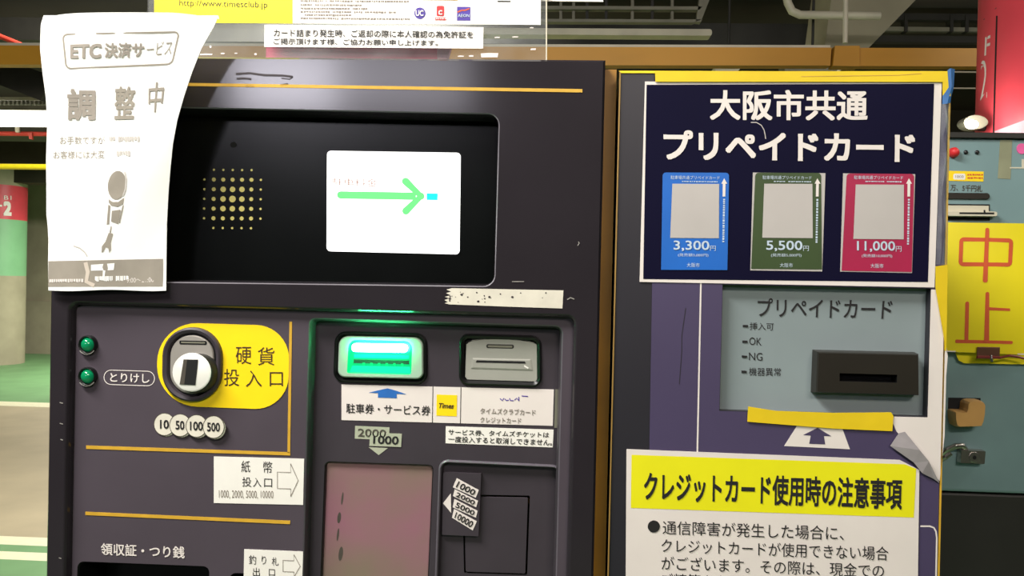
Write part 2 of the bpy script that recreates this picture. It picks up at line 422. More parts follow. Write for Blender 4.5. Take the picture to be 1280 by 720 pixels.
goldline([(362, 402), (365.3, 402.2), (362.8, 566), (359.4, 566)], 3, D1)
goldline([(107, 639.6), (363, 650.8), (362.6, 655), (107, 643.6)], 4, D1)
# push buttons
for k, (cx, cy) in enumerate(((111.5, 430.5), (111.3, 470))):
    b = MB(D1)
    b.well(ell(cx, cy, 11.2, 11.6), [(0, 0), (0, .0035), (1.3, .005), (2.6, .004), (2.8, .001)], BLACK, cap=False)
    b.stroke([(cx+10.8*math.cos(t), cy+.6+11.2*math.sin(t)) for t in [math.radians(a) for a in range(35, 150, 12)]], 1.2, SCRATCH_SHINE, .0042)  # light crescent painted as the highlight on the ring's lower edge
    ring = b.build('push_button', mach, smooth=True, label='upper green button' if k == 0 else 'lower green cancel button')
    b = MB(D1); 
    b.well(ell(cx, cy, 8.6, 9), [(0, .0008), (.4, .003), (2.4, .0058), (5, .0072), (7.6, .0077)], BTN)
    b.build('button_lens', ring, smooth=True)
b = MB(D1)
b.stroke(rquad([(130.5, 462.3), (193.5, 464.3), (193, 482.5), (130, 480.3)], 8.8), .9, WARMW, .0003, closed=True)
b.text('とりけし', [(138, 466), (187, 467.5), (187, 478.8), (138, 477.3)], WARMW, .0003, .012)
b.build('cancel_label', mach)
# coin inlet
b = MB(D1)
pill = rquad([(197.5, 402.5), (362.5, 407.5), (360, 512.5), (196, 506.5)], [50, 42, 42, 50], 10)
b.plate(pill, .0006, YELLOW)
for s, q in (('硬', (295, 433.5, 314.5, 455)), ('貨', (322.5, 434, 343.5, 456.5)), ('投', (280.5, 461, 299.5, 482.5)), ('入', (307.5, 463, 327.5, 483.5)), ('口', (337.5, 465, 354, 482.5))):
    b.text(s, [(q[0], q[1]), (q[2], q[1]), (q[2], q[3]), (q[0], q[3])], BROWNINK, .0009)
b.build('coin_label', mach, label='yellow rounded coin inlet label')
b = MB(D1, anchor=.004)
oo = rquad([(203, 408), (277.5, 410), (276, 503.5), (201.5, 501.5)], 36.5, 10)
b.well(oo, [(0, .0006), (.6, .004), (3, .0055), (6.5, .0045), (8.5, .001)], PLUM3, cap=False)
io = inset(oo, 8)
b.loft([b.lp(io, .0012)], BLACK)
ci = b.build('coin_inlet', mach, smooth=True)
b = MB(D1, anchor=.0035)
face = inset(oo, 10)
face = [(x, y) for x, y in face]
b.plate(face, .0025, SILVER, .001, bev=1.2)
b.plate(rquad(rect(224.5, 425.5, 258.5, 430.3), 1.5, 3), .0004, BLACK, .0034)
b.plate(rquad(rect(226.5, 427, 256.5, 428.8), .5, 2), .0002, STEEL, .0037)
b.build('inlet_plate', ci, label='satin silver plate')
b = MB(D1, anchor=.0135)
kn = ell(239.5, 465.5, 25, 25)
b.loft([b.lp(ell(244.5, 468, 24.5, 25), .003), b.lp(ell(241.5, 467, 24.5, 24.8), .011), b.lp(ell(239.5, 465.5, 24.2, 24.3), .0130)], STEELD, cap1=False)  # dark wall colour paints the shade round the side of the knob
b.loft([b.lp(ell(239.5, 465.5, 24.2, 24.3), .0130), b.lp(ell(239, 465, 23, 23), .0135)], KNOB, capmat=KNOB)
b.build('coin_chute', ci, smooth=True, label='white round coin chute')
b = MB(D1, anchor=.014)
b.flat([(231.2, 449.2), (247.8, 449.5), (244.2, 481.5), (227, 480.8)], HOLE, .0140)
b.flat([(229.5, 449.2), (234, 449.2), (230.3, 480.8), (224.5, 480.6)], SMUDGE, .0141)
b.build('coin_slit', ci)
for s, cx, cy in (('10', 206, 530.2), ('50', 225.5, 531.3), ('100', 246, 532.3), ('500', 267.3, 533.6)):
    b = MB(D1-.0012*(cx-206)/20)
    b.plate(ell(cx+1.8, cy+1.4, 13.2, 14, 24), .0003, GREENGREY)
    b.stroke(ell(cx+1.8, cy+1.4, 13.2, 14, 24), .7, SMUDGE, .00035, True)
    b.plate(ell(cx, cy, 13.2, 14, 24), .0003, TAPEW, .0003)
    b.stroke(ell(cx, cy, 13.2, 14, 24), .8, SMUDGE, .0007, True)
    hw = 5.5 if len(s) == 2 else 8
    b.text(s, [(cx-hw, cy-5.8), (cx+hw, cy-5.4), (cx+hw, cy+5.8), (cx-hw, cy+5.4)], INK, .0008, .02)
    b.build('coin_symbol', mach)
def arrow_right(b, x0, y0, x1, y1, mat, wd, lift, stem=.5, hd=.36):
    xm = x0+(x1-x0)*(1-hd); c = (y0+y1)/2; h = (y1-y0)/2
    b.stroke([(x0, c-h*stem), (xm, c-h*stem+.6), (xm, y0), (x1, c+.4), (xm, y1), (xm, c+h*stem+.6), (x0, c+h*stem)], wd, mat, lift, True)
b = MB(D1)
b.plate([(267.5, 570.5), (380.3, 573.3), (379, 631), (267.5, 628.6)], .0005, WHITE)
for s, q in (('紙', (302, 575.5, 313, 590)), ('幣', (329.5, 576.5, 340.8, 591)), ('投', (303, 596, 314.5, 608)), ('入', (316.5, 597, 327, 608.3)), ('口', (330.5, 598, 340.5, 608.6))):
    b.text(s, [(q[0], q[1]), (q[2], q[1]+.3), (q[2], q[3]+.3), (q[0], q[3])], INK, .0008)
b.text('1000, 2000, 5000, 10000', [(274, 612.3), (342, 613.3), (342, 624), (274, 623.2)], GREYINK, .0008)
arrow_right(b, 347, 579.5, 373, 620.5, GREYINK, .9, .0008)
b.build('banknote_inlet_label', mach)
b = MB(D1)
b.plate([(305.5, 686.3), (379, 689.3), (377.5, 738), (304.5, 735.5)], .0005, WHITE)
for s, q in (('釣', (311.5, 693.5, 320.5, 705)), ('り', (327.5, 694.5, 333, 705)), ('札', (340, 696, 348.5, 706.5)), ('出', (316.5, 709, 325, 720)), ('口', (336.5, 711, 344, 719.5))):
    b.text(s, [(q[0], q[1]), (q[2], q[1]+.3), (q[2], q[3]+.3), (q[0], q[3])], INK, .0008)
arrow_right(b, 354, 693, 375.5, 721, GREYINK, .9, .0008)
b.build('change_outlet_label', mach)
MB(D1).text('領収証・つり銭', [(126.5, 678.5), (231, 683), (231, 698), (126.5, 693.5)], WARMW, .0003, .014).build('receipt_lettering', mach)
to = rquad([(419, 413.5), (534.5, 416.5), (535, 480.5), (416.5, 477.5)], 14, 8)
co = rquad([(574.5, 416.5), (677, 419.5), (677.5, 484), (573.5, 481)], 12, 8)
# right well face
b = MB(D2)
ins = inset(rq, 2)
bw = rquad([(406, 576.5), (542, 581), (533, 790), (398, 785)], 6)
dr = rquad([(552.5, 578), (698, 592-7), (690, 800), (545, 795)], 8)
b.holed(inset(rq, -1), [bw, dr, to, co], PLUM3)
b.well(bw, [(0, 0), (1, -.0006), (2, -.004)], BLACK, cap=False)
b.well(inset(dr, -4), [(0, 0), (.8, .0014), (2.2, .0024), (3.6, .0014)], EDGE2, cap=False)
b.well(inset(dr, -4), [(3.6, .0014), (4.6, -.002), (6, -.005)], PLUM3, cap=False)
b.build('slot_panel', mach)
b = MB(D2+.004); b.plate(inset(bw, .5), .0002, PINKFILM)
for cx, cy, rx, ry in ((424, 647, 2.2, 7), (428, 623, 1.2, 8), (426, 692, 2.6, 9), (422.5, 668, 1.2, 8)):
    b.flat(ell(cx, cy, rx, ry, 14, .12), SMUDGE, .0004)
b.build('banknote_window', mach, label='scuffed mauve film with painted reflection over the banknote inlet')
b = MB(D2+.005)
dd = [(578, 618), (662.5, 619.5), (659, 719), (580, 716.5)]
b.holed(inset(rquad([(552.5, 578), (698, 585), (690, 800), (545, 795)], 8), -1), [rquad(dd, 2)], PLUM3)
b.well(rquad(dd, 2), [(0, 0), (.4, -.003)], HOLE, cap=False, capmat=HOLE)
dr_o = b.build('access_door', mach)
b = MB(D2+.006); b.plate(rquad(inset([(578, 618), (662.5, 619.5), (659, 719), (580, 716.5)], 2.2), 2), .0012, PLUM3, bev=.4)
b.build('door_flap', dr_o)
b = MB(D2+.005, anchor=.0045)
b.plate(rquad([(553.5, 590), (602, 592), (598.5, 671), (552, 669)], [3, 1, 2, 1]), .0045, PLUM3, bev=.5)
fl = b.build('guide_flap', dr_o)
b = MB(D2+.0004)
for s, q in (('1000', [(571, 597.5), (598.5, 612.5), (594.8, 622), (566, 609)]), ('2000', [(568.5, 611.5), (597.5, 626), (595.3, 634), (566.2, 620)]), ('5000', [(568, 623.5), (597, 638.5), (595, 647), (565.8, 634)]), ('10000', [(567.5, 636), (596, 651.5), (591, 663), (565, 647)])):
    b.plate(q, .0003, WARMW)
    ti = [tuple(bil(q, .12, .16)), tuple(bil(q, .92, .18)), tuple(bil(q, .88, .86)), tuple(bil(q, .10, .84))]
    b.text(s, ti, INK, .0006, .015)
b.plate([(553.8, 629), (563.6, 616.5), (564, 641)], .0003, WARMW)
b.build('banknote_stickers', fl)
# ticket inlet
b = MB(D2)
to = rquad([(419, 413.5), (534.5, 416.5), (535, 480.5), (416.5, 477.5)], 14, 8)
b.well(to, [(0, 0), (.6, .0022), (2.4, .0032), (4.6, .001), (5.4, -.004)], BLACK, cap=False)
ti = b.build('ticket_inlet', mach, smooth=True, label='ticket inlet with a glowing green mouth')
b = MB(D2, anchor=.005)
ib = rquad([(423.5, 420), (528.3, 422), (528.8, 474), (422, 471.5)], [12, 12, 9, 9], 8)
gl = rquad([(436, 424.5), (515.5, 426.5), (514, 468.5), (433.5, 466.5)], [10, 10, 3, 3], 5)
b.holed(inset(ib, 1.5), [gl], SLOTW, .005)
b.well(ib, [(0, -.004), (0, .004), (1.5, .005)], SLOTW, cap=False)
b.well(gl, [(0, .005), (1.5, .0012)], GLOWG, cap=False)
b.build('inlet_bezel', ti)
b = MB(D2-.001, anchor=.002)
b.flat(inset(gl, 1), GLOWG, .0)
b.flat([(440, 457), (512, 458.5), (513, 467.5), (436, 466)], GLOWC, .0006)
b.flat([(442, 443), (511, 444.5), (511, 449), (442, 447.8)], GLOWC, .0006)
b.plate(rquad([(441.5, 428.8), (510.8, 430), (510.3, 440.2), (441, 439)], 4.5, 5), .002, GLOWW, .005)
b.build('lit_mouth', ti)
b = MB(D2-.001, anchor=.002)
b.plate([(442, 449.3), (511.5, 450.8), (511, 455.5), (441.8, 454)], .0008, HOLE, .0006)
for k in range(6):
    x = 453+k*9.6; b.plate([(x, 453.2+.02*(x-442)), (x+3, 453.2+.02*(x-442)), (x+2.6, 457+.02*(x-442)), (x+.3, 457+.02*(x-442))], .0012, GLOWG, .0008)
b.build('ticket_slit', ti)
# card inlet
b = MB(D2)
co = rquad([(574.5, 416.5), (677, 419.5), (677.5, 484), (573.5, 481)], 12, 8)
b.well(co, [(0, 0), (.6, .0022), (2.6, .0032), (6, .001), (7, -.004)], BLACK, cap=True, capmat=HOLE)
cin = b.build('card_inlet', mach, smooth=True, label='unlit grey card inlet')
b = MB(D2)
cf = [(582.5, 430)]+[(582.5+90*t, 425.5+2.2*t-4.2*math.sin(math.pi*t)+.8) for t in [i/12 for i in range(1, 12)]]+[(672.5, 431), (673, 473), (670, 477.5), (584, 475), (581, 471.5)]
b.plate(cf, .0045, SILVERG, -.004, bev=.8)
b.plate(rquad(rect(608, 430, 642.5, 435), 2.2, 4), .0003, STEELD, .0004)
b.plate(rquad(rect(610, 431.4, 640.5, 434), 1.2, 3), .0002, STEEL, .0007)
b.plate([(590.5, 447.5), (663.5, 449), (666, 463), (589, 460.5)], .0010, SILVERG, .0003, bev=1.6)
b.plate([(596, 450.2), (656, 451.6), (657.5, 454.2), (595, 452.8)], .0003, HOLE, .0013)
b.plate([(655.5, 456), (661, 459.5), (660, 461), (655, 458)], .0004, KNOB, .0012)
b.build('card_plate', cin)
# stickers of the slot panel
b = MB(D2)
b.plate([(427, 480.5), (692.3, 486.8), (691, 532.2), (427, 525)], .0005, WARMW)
b.stroke([(541.3, 483), (540.6, 528)], .9, INK, .0007); b.stroke([(576.3, 484), (575.6, 529)], .9, INK, .0007)
b.flat([(461, 490.6), (473, 487.8), (484.5, 485.2), (496, 488.4), (508.5, 492.8), (496, 492.2), (496.3, 497.6), (472.6, 496.8), (472.8, 491.2)], BLUE, .0008)
b.text('駐車券・サービス券', [(433, 504), (538.3, 507), (538, 519.3), (433, 516)], INK, .0008, .006)
b.plate([(546, 493), (571.5, 493.8), (571, 520.3), (545.6, 519.3)], .0002, YELLOW, .0006)
b.text('Times', [(549, 503.5), (567.5, 504.2), (567.5, 510.6), (549, 510)], BROWNINK, .0010, .02, .3)
b.text('タイムズクラブカード', [(600.5, 509.5), (669.5, 511.8), (669.5, 519), (600.5, 516.8)], GREYINK, .0008, .006)
b.text('クレジットカード', [(600.5, 521), (651.5, 522.5), (651.5, 529.6), (600.5, 528)], GREYINK, .0008, .006)
for pts in ([(625, 498), (628, 500.6), (630, 497.5)], [(631, 498.5), (633, 500.5), (636, 500)], [(637, 497.5), (638, 500.5), (642, 500.6)], [(643, 500), (646, 497.5), (648.5, 500.8)], [(648.5, 496), (648.8, 501)], [(652, 494.8), (660, 495.3)]):
    b.stroke(pts, 1.1, PURP, .0008)
b.build('slot_guide_label', mach)
b = MB(D2)
b.plate([(557.3, 532.7), (692, 537), (691, 559.2), (557, 554)], .0004, WHITE)
b.text('サービス券、タイムズチケットは', [(560.5, 536.3), (686.5, 540), (686, 547), (560.5, 543.3)], INK, .0006, .008)
b.text('一度投入すると取消しできません。', [(560.5, 545), (690.5, 549), (690, 557), (560.5, 552.3)], INK, .0006, .008)
b.build('ticket_warning_sticker', mach)
b = MB(D2)
b.plate([(444, 532.2), (487, 534.2), (486, 550), (443.5, 548.2)], .0003, GREENGREY)
b.text('2000', [(447.5, 535.5), (483, 537), (483, 546.8), (447.5, 545.5)], SMUDGE, .0005, .012)
b.plate([(463, 540.6), (502.5, 542), (501.5, 558.6), (461.8, 557.2)], .0003, GREENGREY, .0004)
b.text('1000', [(467, 544), (498.8, 545.3), (498.3, 555.6), (466.6, 554.3)], INK, .0009, .02)
b.plate([(461, 559), (485, 560), (473.5, 568.8)], .0003, GREENGREY)
b.build('banknote_value_sticker', mach)
MB(D2).plate([(694, 486.5), (701, 486.8), (699.5, 535), (692.8, 534.6)], .0004, STEEL).build('clear_tape_edge', mach)
b = MB(0)
rag = [(556, 379), (560, 377.5), (555.5, 375), (562, 373), (556, 371), (563.5, 369), (557.5, 366.5), (564, 364.5), (558, 362)]
b.plate([(565, 360.2), (704.3, 363), (703, 385.6), (640, 383.5), (562, 380.5)]+rag, .0004, TAPEW)
for k in range(26):
    x = 562+130*random.random()**2; y = 362.5+15.5*random.random()+(x-562)*.02
    r = random.choice((.5, .7, .9, 1.4)); b.flat(ell(x, y, r*1.2, r, 7), DIRT, .0006)
b.build('tape_remnant', mach, label='dirty white tape remnant with a ragged end')

# ================================================================== ACRYLIC SIGN ON THE MACHINE
AY = .03
acr = thing('acrylic_sign_board', (W(430, 80, AY).x, AY, ZT), 'clear dusty acrylic board with yellow and white poster standing on the payment machine', 'sign')
b = MB(AY); b.plate([(186, -190), (683.5, -190), (683.5, 83.5), (184, 80)], .003, ACRYL, -.003); b.build('acrylic_panel', acr)
b = MB(AY); e = [(682.2, -190), (683.8, -190), (683.8, 83), (682.2, 83)]; b.plate(e, .0034, PALE, -.0032); b.build('panel_edge', acr)
b = MB(AY)
b.plate([(193.5, -170), (366, -168), (366, 29.4), (193, 28)], .0004, POSTERY)
b.text('http://www.timesclub.jp', [(224.5, -.5), (334.5, 2), (334.5, 12.3), (224.5, 9.8)], BROWNINK, .0007)
b.plate([(366, -168), (677, -165), (676, 31.3), (366, 29.4)], .0004, WHITE)
b.flat([(528, -20), (572, -20), (572, .8), (528, .2)], GOLD, .0006)
b.flat([(622, 1), (638, 1.2), (638, 2.8), (622, 2.6)], INK, .0006)
def fine_print(b, x0, y, x1, h, mat, lift, slope=.008):
    x = x0
    while x < x1:
        wd = random.uniform(1.2, 3.2)
        b.flat([(x, y+(x-x0)*slope), (x+wd, y+(x-x0)*slope), (x+wd, y+h*random.uniform(.6, 1)+(x-x0)*slope), (x, y+h*random.uniform(.6, 1)+(x-x0)*slope)], mat, lift)
        x += wd+random.uniform(.3, 1.1)+(3 if random.random() < .06 else 0)
for y, x0, x1 in ((.2, 376, 511), (5.2, 376, 451), (9.6, 376, 459), (13.8, 376, 494), (17.8, 381, 438), (22, 376, 512)):
    fine_print(b, x0, y, x1, 2.6, GREYINK, .0006)
b.flat(ell(525, 16.8, 7, 7.2, 24), PURP, .0006); b.text('UC', [(519.8, 13), (529.6, 13), (529.6, 20.4), (519.8, 20.4)], WHITE, .0008, .03)
b.flat(rquad([(546, 7.5), (555.3, 7.6), (555.3, 20.5), (546, 20.4)], 1.5, 3), REDPR, .0006); b.text('C', [(548.2, 13), (553, 13), (553, 19), (548.2, 19)], WHITE, .0008, .05)
b.flat([(544.2, 22), (557.4, 22.2), (557.4, 25.6), (544.2, 25.4)], REDPR, .0006); fine_print(b, 545, 23, 556, 1.4, WHITE, .0008)
b.flat([(571.3, 8.6), (588, 8.8), (588, 26), (571.3, 25.8)], PURP, .0006); b.stroke([(572, 15.5), (577, 13.2), (582, 13), (587, 11)], 1.6, ORANGE, .0008); b.text('AEON', [(572.5, 17.8), (587, 18), (587, 21.8), (572.5, 21.6)], PALEB, .0008, .01)
b.build('membership_poster', acr, label='yellow and white membership poster')
b = MB(AY)
b.plate([(331, 31), (604.5, 34.2), (604, 61), (330.5, 58.8)], .0006, WHITE)
b.text('カード詰まり発生時、ご返却の際に本人確認の為免許証を', [(342.5, 36.5), (591.5, 39.5), (591.5, 48), (342.5, 46)], INK, .0009, .004)
b.text('ご掲示頂けます様、ご協力お願い申し上げます。', [(342.5, 48), (547.5, 50.5), (547.5, 57.5), (342.5, 55.7)], INK, .0009, .004)
b.build('jam_notice_sticker', acr, label='white strip sticker with two lines of writing')
b = MB(AY)
for x, y, wd, h in ((572, 69.5, 8, 1.6), (601, 66.3, 22, 5.5), (586, 69, 6, 2), (663, 60.5, 7, 2.2), (618, 46, 7, 1.6), (640, 45.5, 8, 1.4), (662, 34, 5, 1.4), (262, 57, 2.5, 3), (276, 66, 5, 1.8), (293, 66, 4, 1.4), (318, 66.5, 3, 2.5), (250, 67, 16, 2)):
    MB(AY).flat([(x, y+.6), (x+wd*.4, y), (x+wd, y+.3), (x+wd*.95, y+h), (x+.5, y+h)], WARMW, .0004).build('adhesive_residue', acr)
b = MB(.05)
b.plate([(336, 56), (548, 58), (548, 92), (336, 90)], .008, DUSTRED); b.plate([(548, 57.5), (566, 57.5), (556, 92), (548, 92)], .008, DUSTPINK)
b.build('red_plastic_strip', None, 'dusty red plastic strip lying on the payment machine behind the acrylic board', 'strip')
b = MB(AY); b.plate([(640, -160), (754.5, -158), (754.3, .8), (640, -.6)], .002, WHITE, -.0052); b.build('backing_board', acr, label='white backing board')

# ================================================================== SERVICE NOTICE (hanging paper)
LE = [(15, 56), (30, 51), (60, 50), (90, 53), (120, 57), (150, 59), (200, 57.5), (240, 58), (268, 58), (282, 59.5), (300, 60.5), (330, 60), (363, 60.5)]
RE = [(15, 274), (30, 269), (60, 252), (90, 240), (120, 230), (150, 221.5), (180, 216), (210, 213), (240, 210.5), (280, 208.5), (320, 208), (363, 207.5)]
def lerp(t, x):
    for (a, p), (c, q) in zip(t, t[1:]):
        if x <= c: return p+(q-p)*max(0, (x-a)/(c-a))
    return t[-1][1]
def notice_y(px, py):
    u = (px-lerp(LE, py))/(lerp(RE, py)-lerp(LE, py)); v = (py-15)/348
    u = min(max(u, 0), 1); v = min(max(v, 0), 1)
    return -.006 - .020*(1-v)**1.5 - .006*math.sin(u*math.pi)*(1-v*.6) - .016*u*u*(1-v)**2 - .0022*math.sin(5*u+7*v)*(1-v*.5)
def notice(px, py): return W(px, py, notice_y(px, py))
b = MB(0, notice); NU, NV = 56, 84; fr, bk = [], []
for j in range(NV+1):
    y = 15+348*j/NV
    for i in range(NU+1):
        u = i/NU; x = lerp(LE, y)*(1-u)+lerp(RE, y)*u
        yy = y
        if j == 0: yy = y + 7*math.exp(-u*14) + (2.2-1.8*math.sin(u*2.6+.3)) + (7*max(0, (u-.72)/.28)**1.5)
        if j == NV: yy = y + .8*math.sin(u*9)
        p = notice(x, yy); fr.append(p); bk.append(p+Vector((0, .0006, 0)))
n0 = len(b.v); b.v += fr+bk; mi = b.mi(PAPER); S = len(fr)
for j in range(NV):
    for i in range(NU):
        a = n0+j*(NU+1)+i
        b.f.append((a, a+1, a+NU+2, a+NU+1)); b.fm.append(mi); b.f.append((a+S, a+S+NU+1, a+S+NU+2, a+S+1)); b.fm.append(mi)
edge = [(0*(NU+1)+i) for i in range(NU+1)]+[j*(NU+1)+NU for j in range(1, NV+1)]+[NV*(NU+1)+i for i in range(NU-1, -1, -1)]+[j*(NU+1) for j in range(NV-1, 0, -1)]
for k in range(len(edge)):
    a, c = edge[k], edge[(k+1) % len(edge)]
    b.f.append((n0+a, n0+a+S, n0+c+S, n0+c)); b.fm.append(mi)
T = .0002
def sub(poly, n=4): 
    out = []
    for i in range(len(poly)):
        a, c = Vector(poly[i]), Vector(poly[(i+1) % len(poly)])
        out += [tuple(a+(c-a)*k/n) for k in range(n)]
    return out
hq = rquad([(78.5, 43), (224, 40), (215, 80), (83, 86)], 6, 4)
b.stroke(sub(hq, 3), 2.0, TAUPE, T, True)
b.text('ETC', [(88, 55.5), (127.5, 54.5), (126.5, 73), (88, 73.5)], GLAREINK, T+.0001, .035)
b.text('決済サ', [(131, 54), (181, 53), (180, 72), (131, 72.5)], GLAREINK, T+.0001, .03)
b.text('ービス', [(184, 54), (217, 50), (214, 68), (183, 70)], TAUPE, T+.0001, .0)
b.text('調', [(84.5, 111), (119.5, 111.5), (119.5, 150.5), (84, 150.5)], GLAREINK, T+.0001, .03)
b.text('整', [(144, 108.5), (170, 108), (167.5, 149), (143, 149.5)], TAUPE, T+.0001, .02)
b.text('中', [(186, 103.5), (206.5, 102), (202, 140), (185.5, 141)], TAUPE, T+.0001, .01)  # lighter ink paints the glare over this character
b.text('お手数ですが', [(75, 170.5), (131, 170.5), (131, 180), (75, 180.5)], GLAREINK, T+.0001)
b.text('お客様には大変', [(67, 189), (131, 188), (131, 198), (67, 198.5)], GLAREINK, T+.0001)
fine_print(b, 137, 171, 172, 7, PALEINK, T+.0001, -.02); fine_print(b, 146, 189, 160, 7, PALEINK, T+.0001, -.02)
b.flat(ell(146.5, 231.5, 11.5, 18, 26, .12), TAUPE, T+.0001)
b.stroke([(156, 215), (158, 224), (157, 236), (154, 245)], 1.8, PALEINK, T+.0002)
b.flat([(136, 249), (141, 252.5), (148, 252.5), (155.5, 247), (154, 255), (147, 258.5), (139, 257), (136, 253)], TAUPE, T+.0001)
b.flat([(135.5, 256), (138, 257), (136.5, 280), (133.5, 281)], TAUPE, T+.0001)
b.flat([(140, 263.5), (151, 262), (148, 280), (139, 277)], TAUPE, T+.0001)
b.flat([(153, 258), (155, 256), (150, 279), (148.5, 278)], TAUPE, T+.0001)
b.flat([(138.5, 283), (139.8, 283), (138.5, 291), (137, 291)], TAUPE, T+.0001)
b.flat([(136, 291), (141.5, 292), (138.5, 304), (139, 312), (136.5, 316), (135.5, 310), (132, 309), (129.5, 314.5), (127, 315.5), (127.5, 308), (132, 302)], TAUPE, T+.0001)
b.stroke([(92, 307), (100, 310), (106, 315), (109, 320)], 1.6, PALEINK, T+.0001)
bandq = [(60.5, 326.5), (204, 323.5), (203.5, 358), (60.5, 358.5)]
for i in range(8):
    q0 = [tuple(bil(bandq, i/8, 0)), tuple(bil(bandq, (i+1)/8, 0)), tuple(bil(bandq, (i+1)/8, 1)), tuple(bil(bandq, i/8, 1))]
    b.flat(q0, TAUPE, T)
b.flat([(114, 331), (143.5, 329), (142.5, 337.5), (114, 338.5)], PAPER, T+.0002); b.flat([(129, 338), (132, 338), (131, 346), (128.5, 346)], PAPER, T+.0002)
fine_print(b, 119, 345.5, 158, 7, PAPER, T+.0002, -.02); fine_print(b, 62, 349, 103, 4.5, WARMW, T+.0002, -.01)
b.text('9:00～21:00', [(158.5, 347.5), (192.5, 346.5), (192.5, 352.5), (158.5, 353.5)], WARMW, T+.0002)
b.stroke([(107, 328), (110, 340), (108, 352), (118, 357)], 5, TAN, T+.0001)
b.build('service_notice', None, 'crumpled white paper notice hanging over the upper left corner of the payment machine', 'notice', smooth=False)
o = bpy.data.objects['service_notice']

# ================================================================== PREPAID CARD MACHINE
CL, CR = W(775, 92).x, W(1187, 92).x
ZC = W(980, 90).z
cab = thing('prepaid_card_machine', (W(970, 500).x, .15, 0), 'dark prepaid card cabinet covered in posters, right of the payment machine', 'card machine')
MB().box((W(777, 300).x-.003, .03, 0), (W(1183, 300).x, .32, ZC-.001), CABDK).build('housing', cab, bevel=.002)
cq = [(775.5, 91), (1187.5, 92.5), (1172.5, 720), (1165, 1030), (753.5, 1005), (760.5, 720)]
pq = [(903.5, 356), (1163, 361), (1158.5, 521), (899.5, 513)]
b = MB(0)
b.well(cq, [(0, -.035), (0, -.0008), (1, 0)], CABDK, cap=False)
b.holed(inset(cq, 1), [pq], CABDK)
b.well(pq, [(0, 0), (0, -.009)], CABDK, cap=False)
b.build('front_panel', cab)
b = MB(0)
b.plate([(773.2, 88.8), (1190, 90), (1187, 93), (776.6, 91.6)], .0012, YELLOW)
b.plate([(774.2, 89.5), (776.0, 91.6), (760.8, 720), (754, 1005), (752.2, 1005), (759.2, 720)], .0012, DULLGOLD)
b.plate([(1186.2, 93), (1188.2, 91), (1173.8, 720), (1166, 1030), (1164, 1030), (1171.8, 720)], .0012, GOLD)
b.build('edge_trim', cab, label='gold edge trim')
# violet sheet with a window
b = MB(0)
vq = [(819, 110), (1184, 112), (1171, 720), (1163, 1000), (803, 985), (811, 600)]
b.holed(vq, [inset(pq, -.5)], VIOLET, .0006)
b.stroke([(876, 350), (871.5, 565), (868, 700)], 2, WARMW, .0008)
b.stroke([(1150, 657.5), (1162, 657.5), (1167, 659.5), (1169.5, 664), (1170.5, 672), (1168, 800)], 2, WARMW, .0008)
b.stroke([(857, 385), (852, 420), (852, 440), (849, 480)], .8, CABDK, .0008)
b.plate([(996, 532), (1052, 534), (1062, 561.3), (980, 557.3)], .0003, WARMW, .0006)
b.flat([(1021.5, 534.5), (1038.8, 545), (1029.5, 544.8), (1031, 555.2), (1011, 554.5), (1013, 544.3), (1003.5, 543.5)], VIOLET, .0011)
b.build('face_sheet', cab, label='violet printed face sheet')
b = MB(0)
b.plate([(1163.3, 362), (1170, 362), (1184, 445), (1182, 470), (1180, 545), (1173.8, 601), (1120, 539), (1112, 520.5), (1159, 521.5)], .0005, WARMW, .0007)
b.build('white_sheet', cab, label='white paper showing right of the card panel')
b = MB(.009)
b.plate(inset(pq, -1), .0008, TEALP, -.0008)
b.text('プリペイドカード', [(947, 372.5), (1116, 374.5), (1114, 398.5), (947, 395.5)], INK, .0004, .008)
for s, q in (('挿入可', (937, 403, 967, 412.3)), ('OK', (936.5, 421.5, 951.8, 431)), ('NG', (936.2, 440.5, 953, 450.2)), ('機器異常', (936.2, 459.3, 976, 469.5))):
    b.text(s, [(q[0], q[1]), (q[2], q[1]+.7), (q[2], q[3]+.7), (q[0], q[3])], INK, .0004, -.004)
b.build('card_panel', cab, label='grey teal panel with the card reader')
for y in (407.3, 426.8, 445.5, 464.5):
    x = 928.5-(y-407)*.03
    MB(.009).plate([(x, y-1.3), (x+6.3, y-1), (x+6.3, y+1.6), (x, y+1.3)], .0008, INK).build('status_lamp', cab)
b = MB(.009, anchor=.014)
rdq = [(1022.5, 440), (1149, 443), (1149.5, 494.5), (1020.5, 491)]
slot = [(1049.5, 466.5), (1121.5, 468.5), (1121, 478.5), (1049.5, 476.5)]
b.loft([b.lp(inset(rdq, -1.5), 0), b.lp(rdq, .012), b.lp(inset(rdq, 1.2), .014)], READER, cap1=False)
b.holed(inset(rdq, 1.2), [slot], READER, .014)
b.well(slot, [(0, .014), (1, .002)], BLACK, capmat=HOLE)
b.build('card_reader', cab, label='dark brown card reader')

# posters and tapes on the cabinet
def fine_vert(b, x, y0, y1, wd, mat, lift, k):
    y = y0
    while y < y1:
        h = random.uniform(1.2, 3); b.flat([(x+(y-y0)*k, y), (x+wd+(y-y0)*k, y), (x+wd+(y-y0)*k, y+h), (x+(y-y0)*k, y+h)], mat, lift); y += h+random.uniform(.5, 1.4)
b = MB(0); B0 = .0014
b.plate([(806, 102.3), (1176.5, 102.7), (1167.3, 359.3), (799.3, 352.3)], .0006, WARMW, B0-.0006)
b.flat([(808, 106.5), (1166.8, 105.2), (1159, 352.6), (803.8, 348.8)], NAVY, B0+.0002)
P1, P2 = B0+.0005, B0+.0008
b.text('大阪市共通', [(887, 113), (1084, 113), (1083.5, 151.5), (887, 150.5)], WARMW, P1, .024)
b.text('プリペイドカード', [(829, 163), (1143, 166.5), (1142.5, 203), (829, 200)], WARMW, P1, .03)
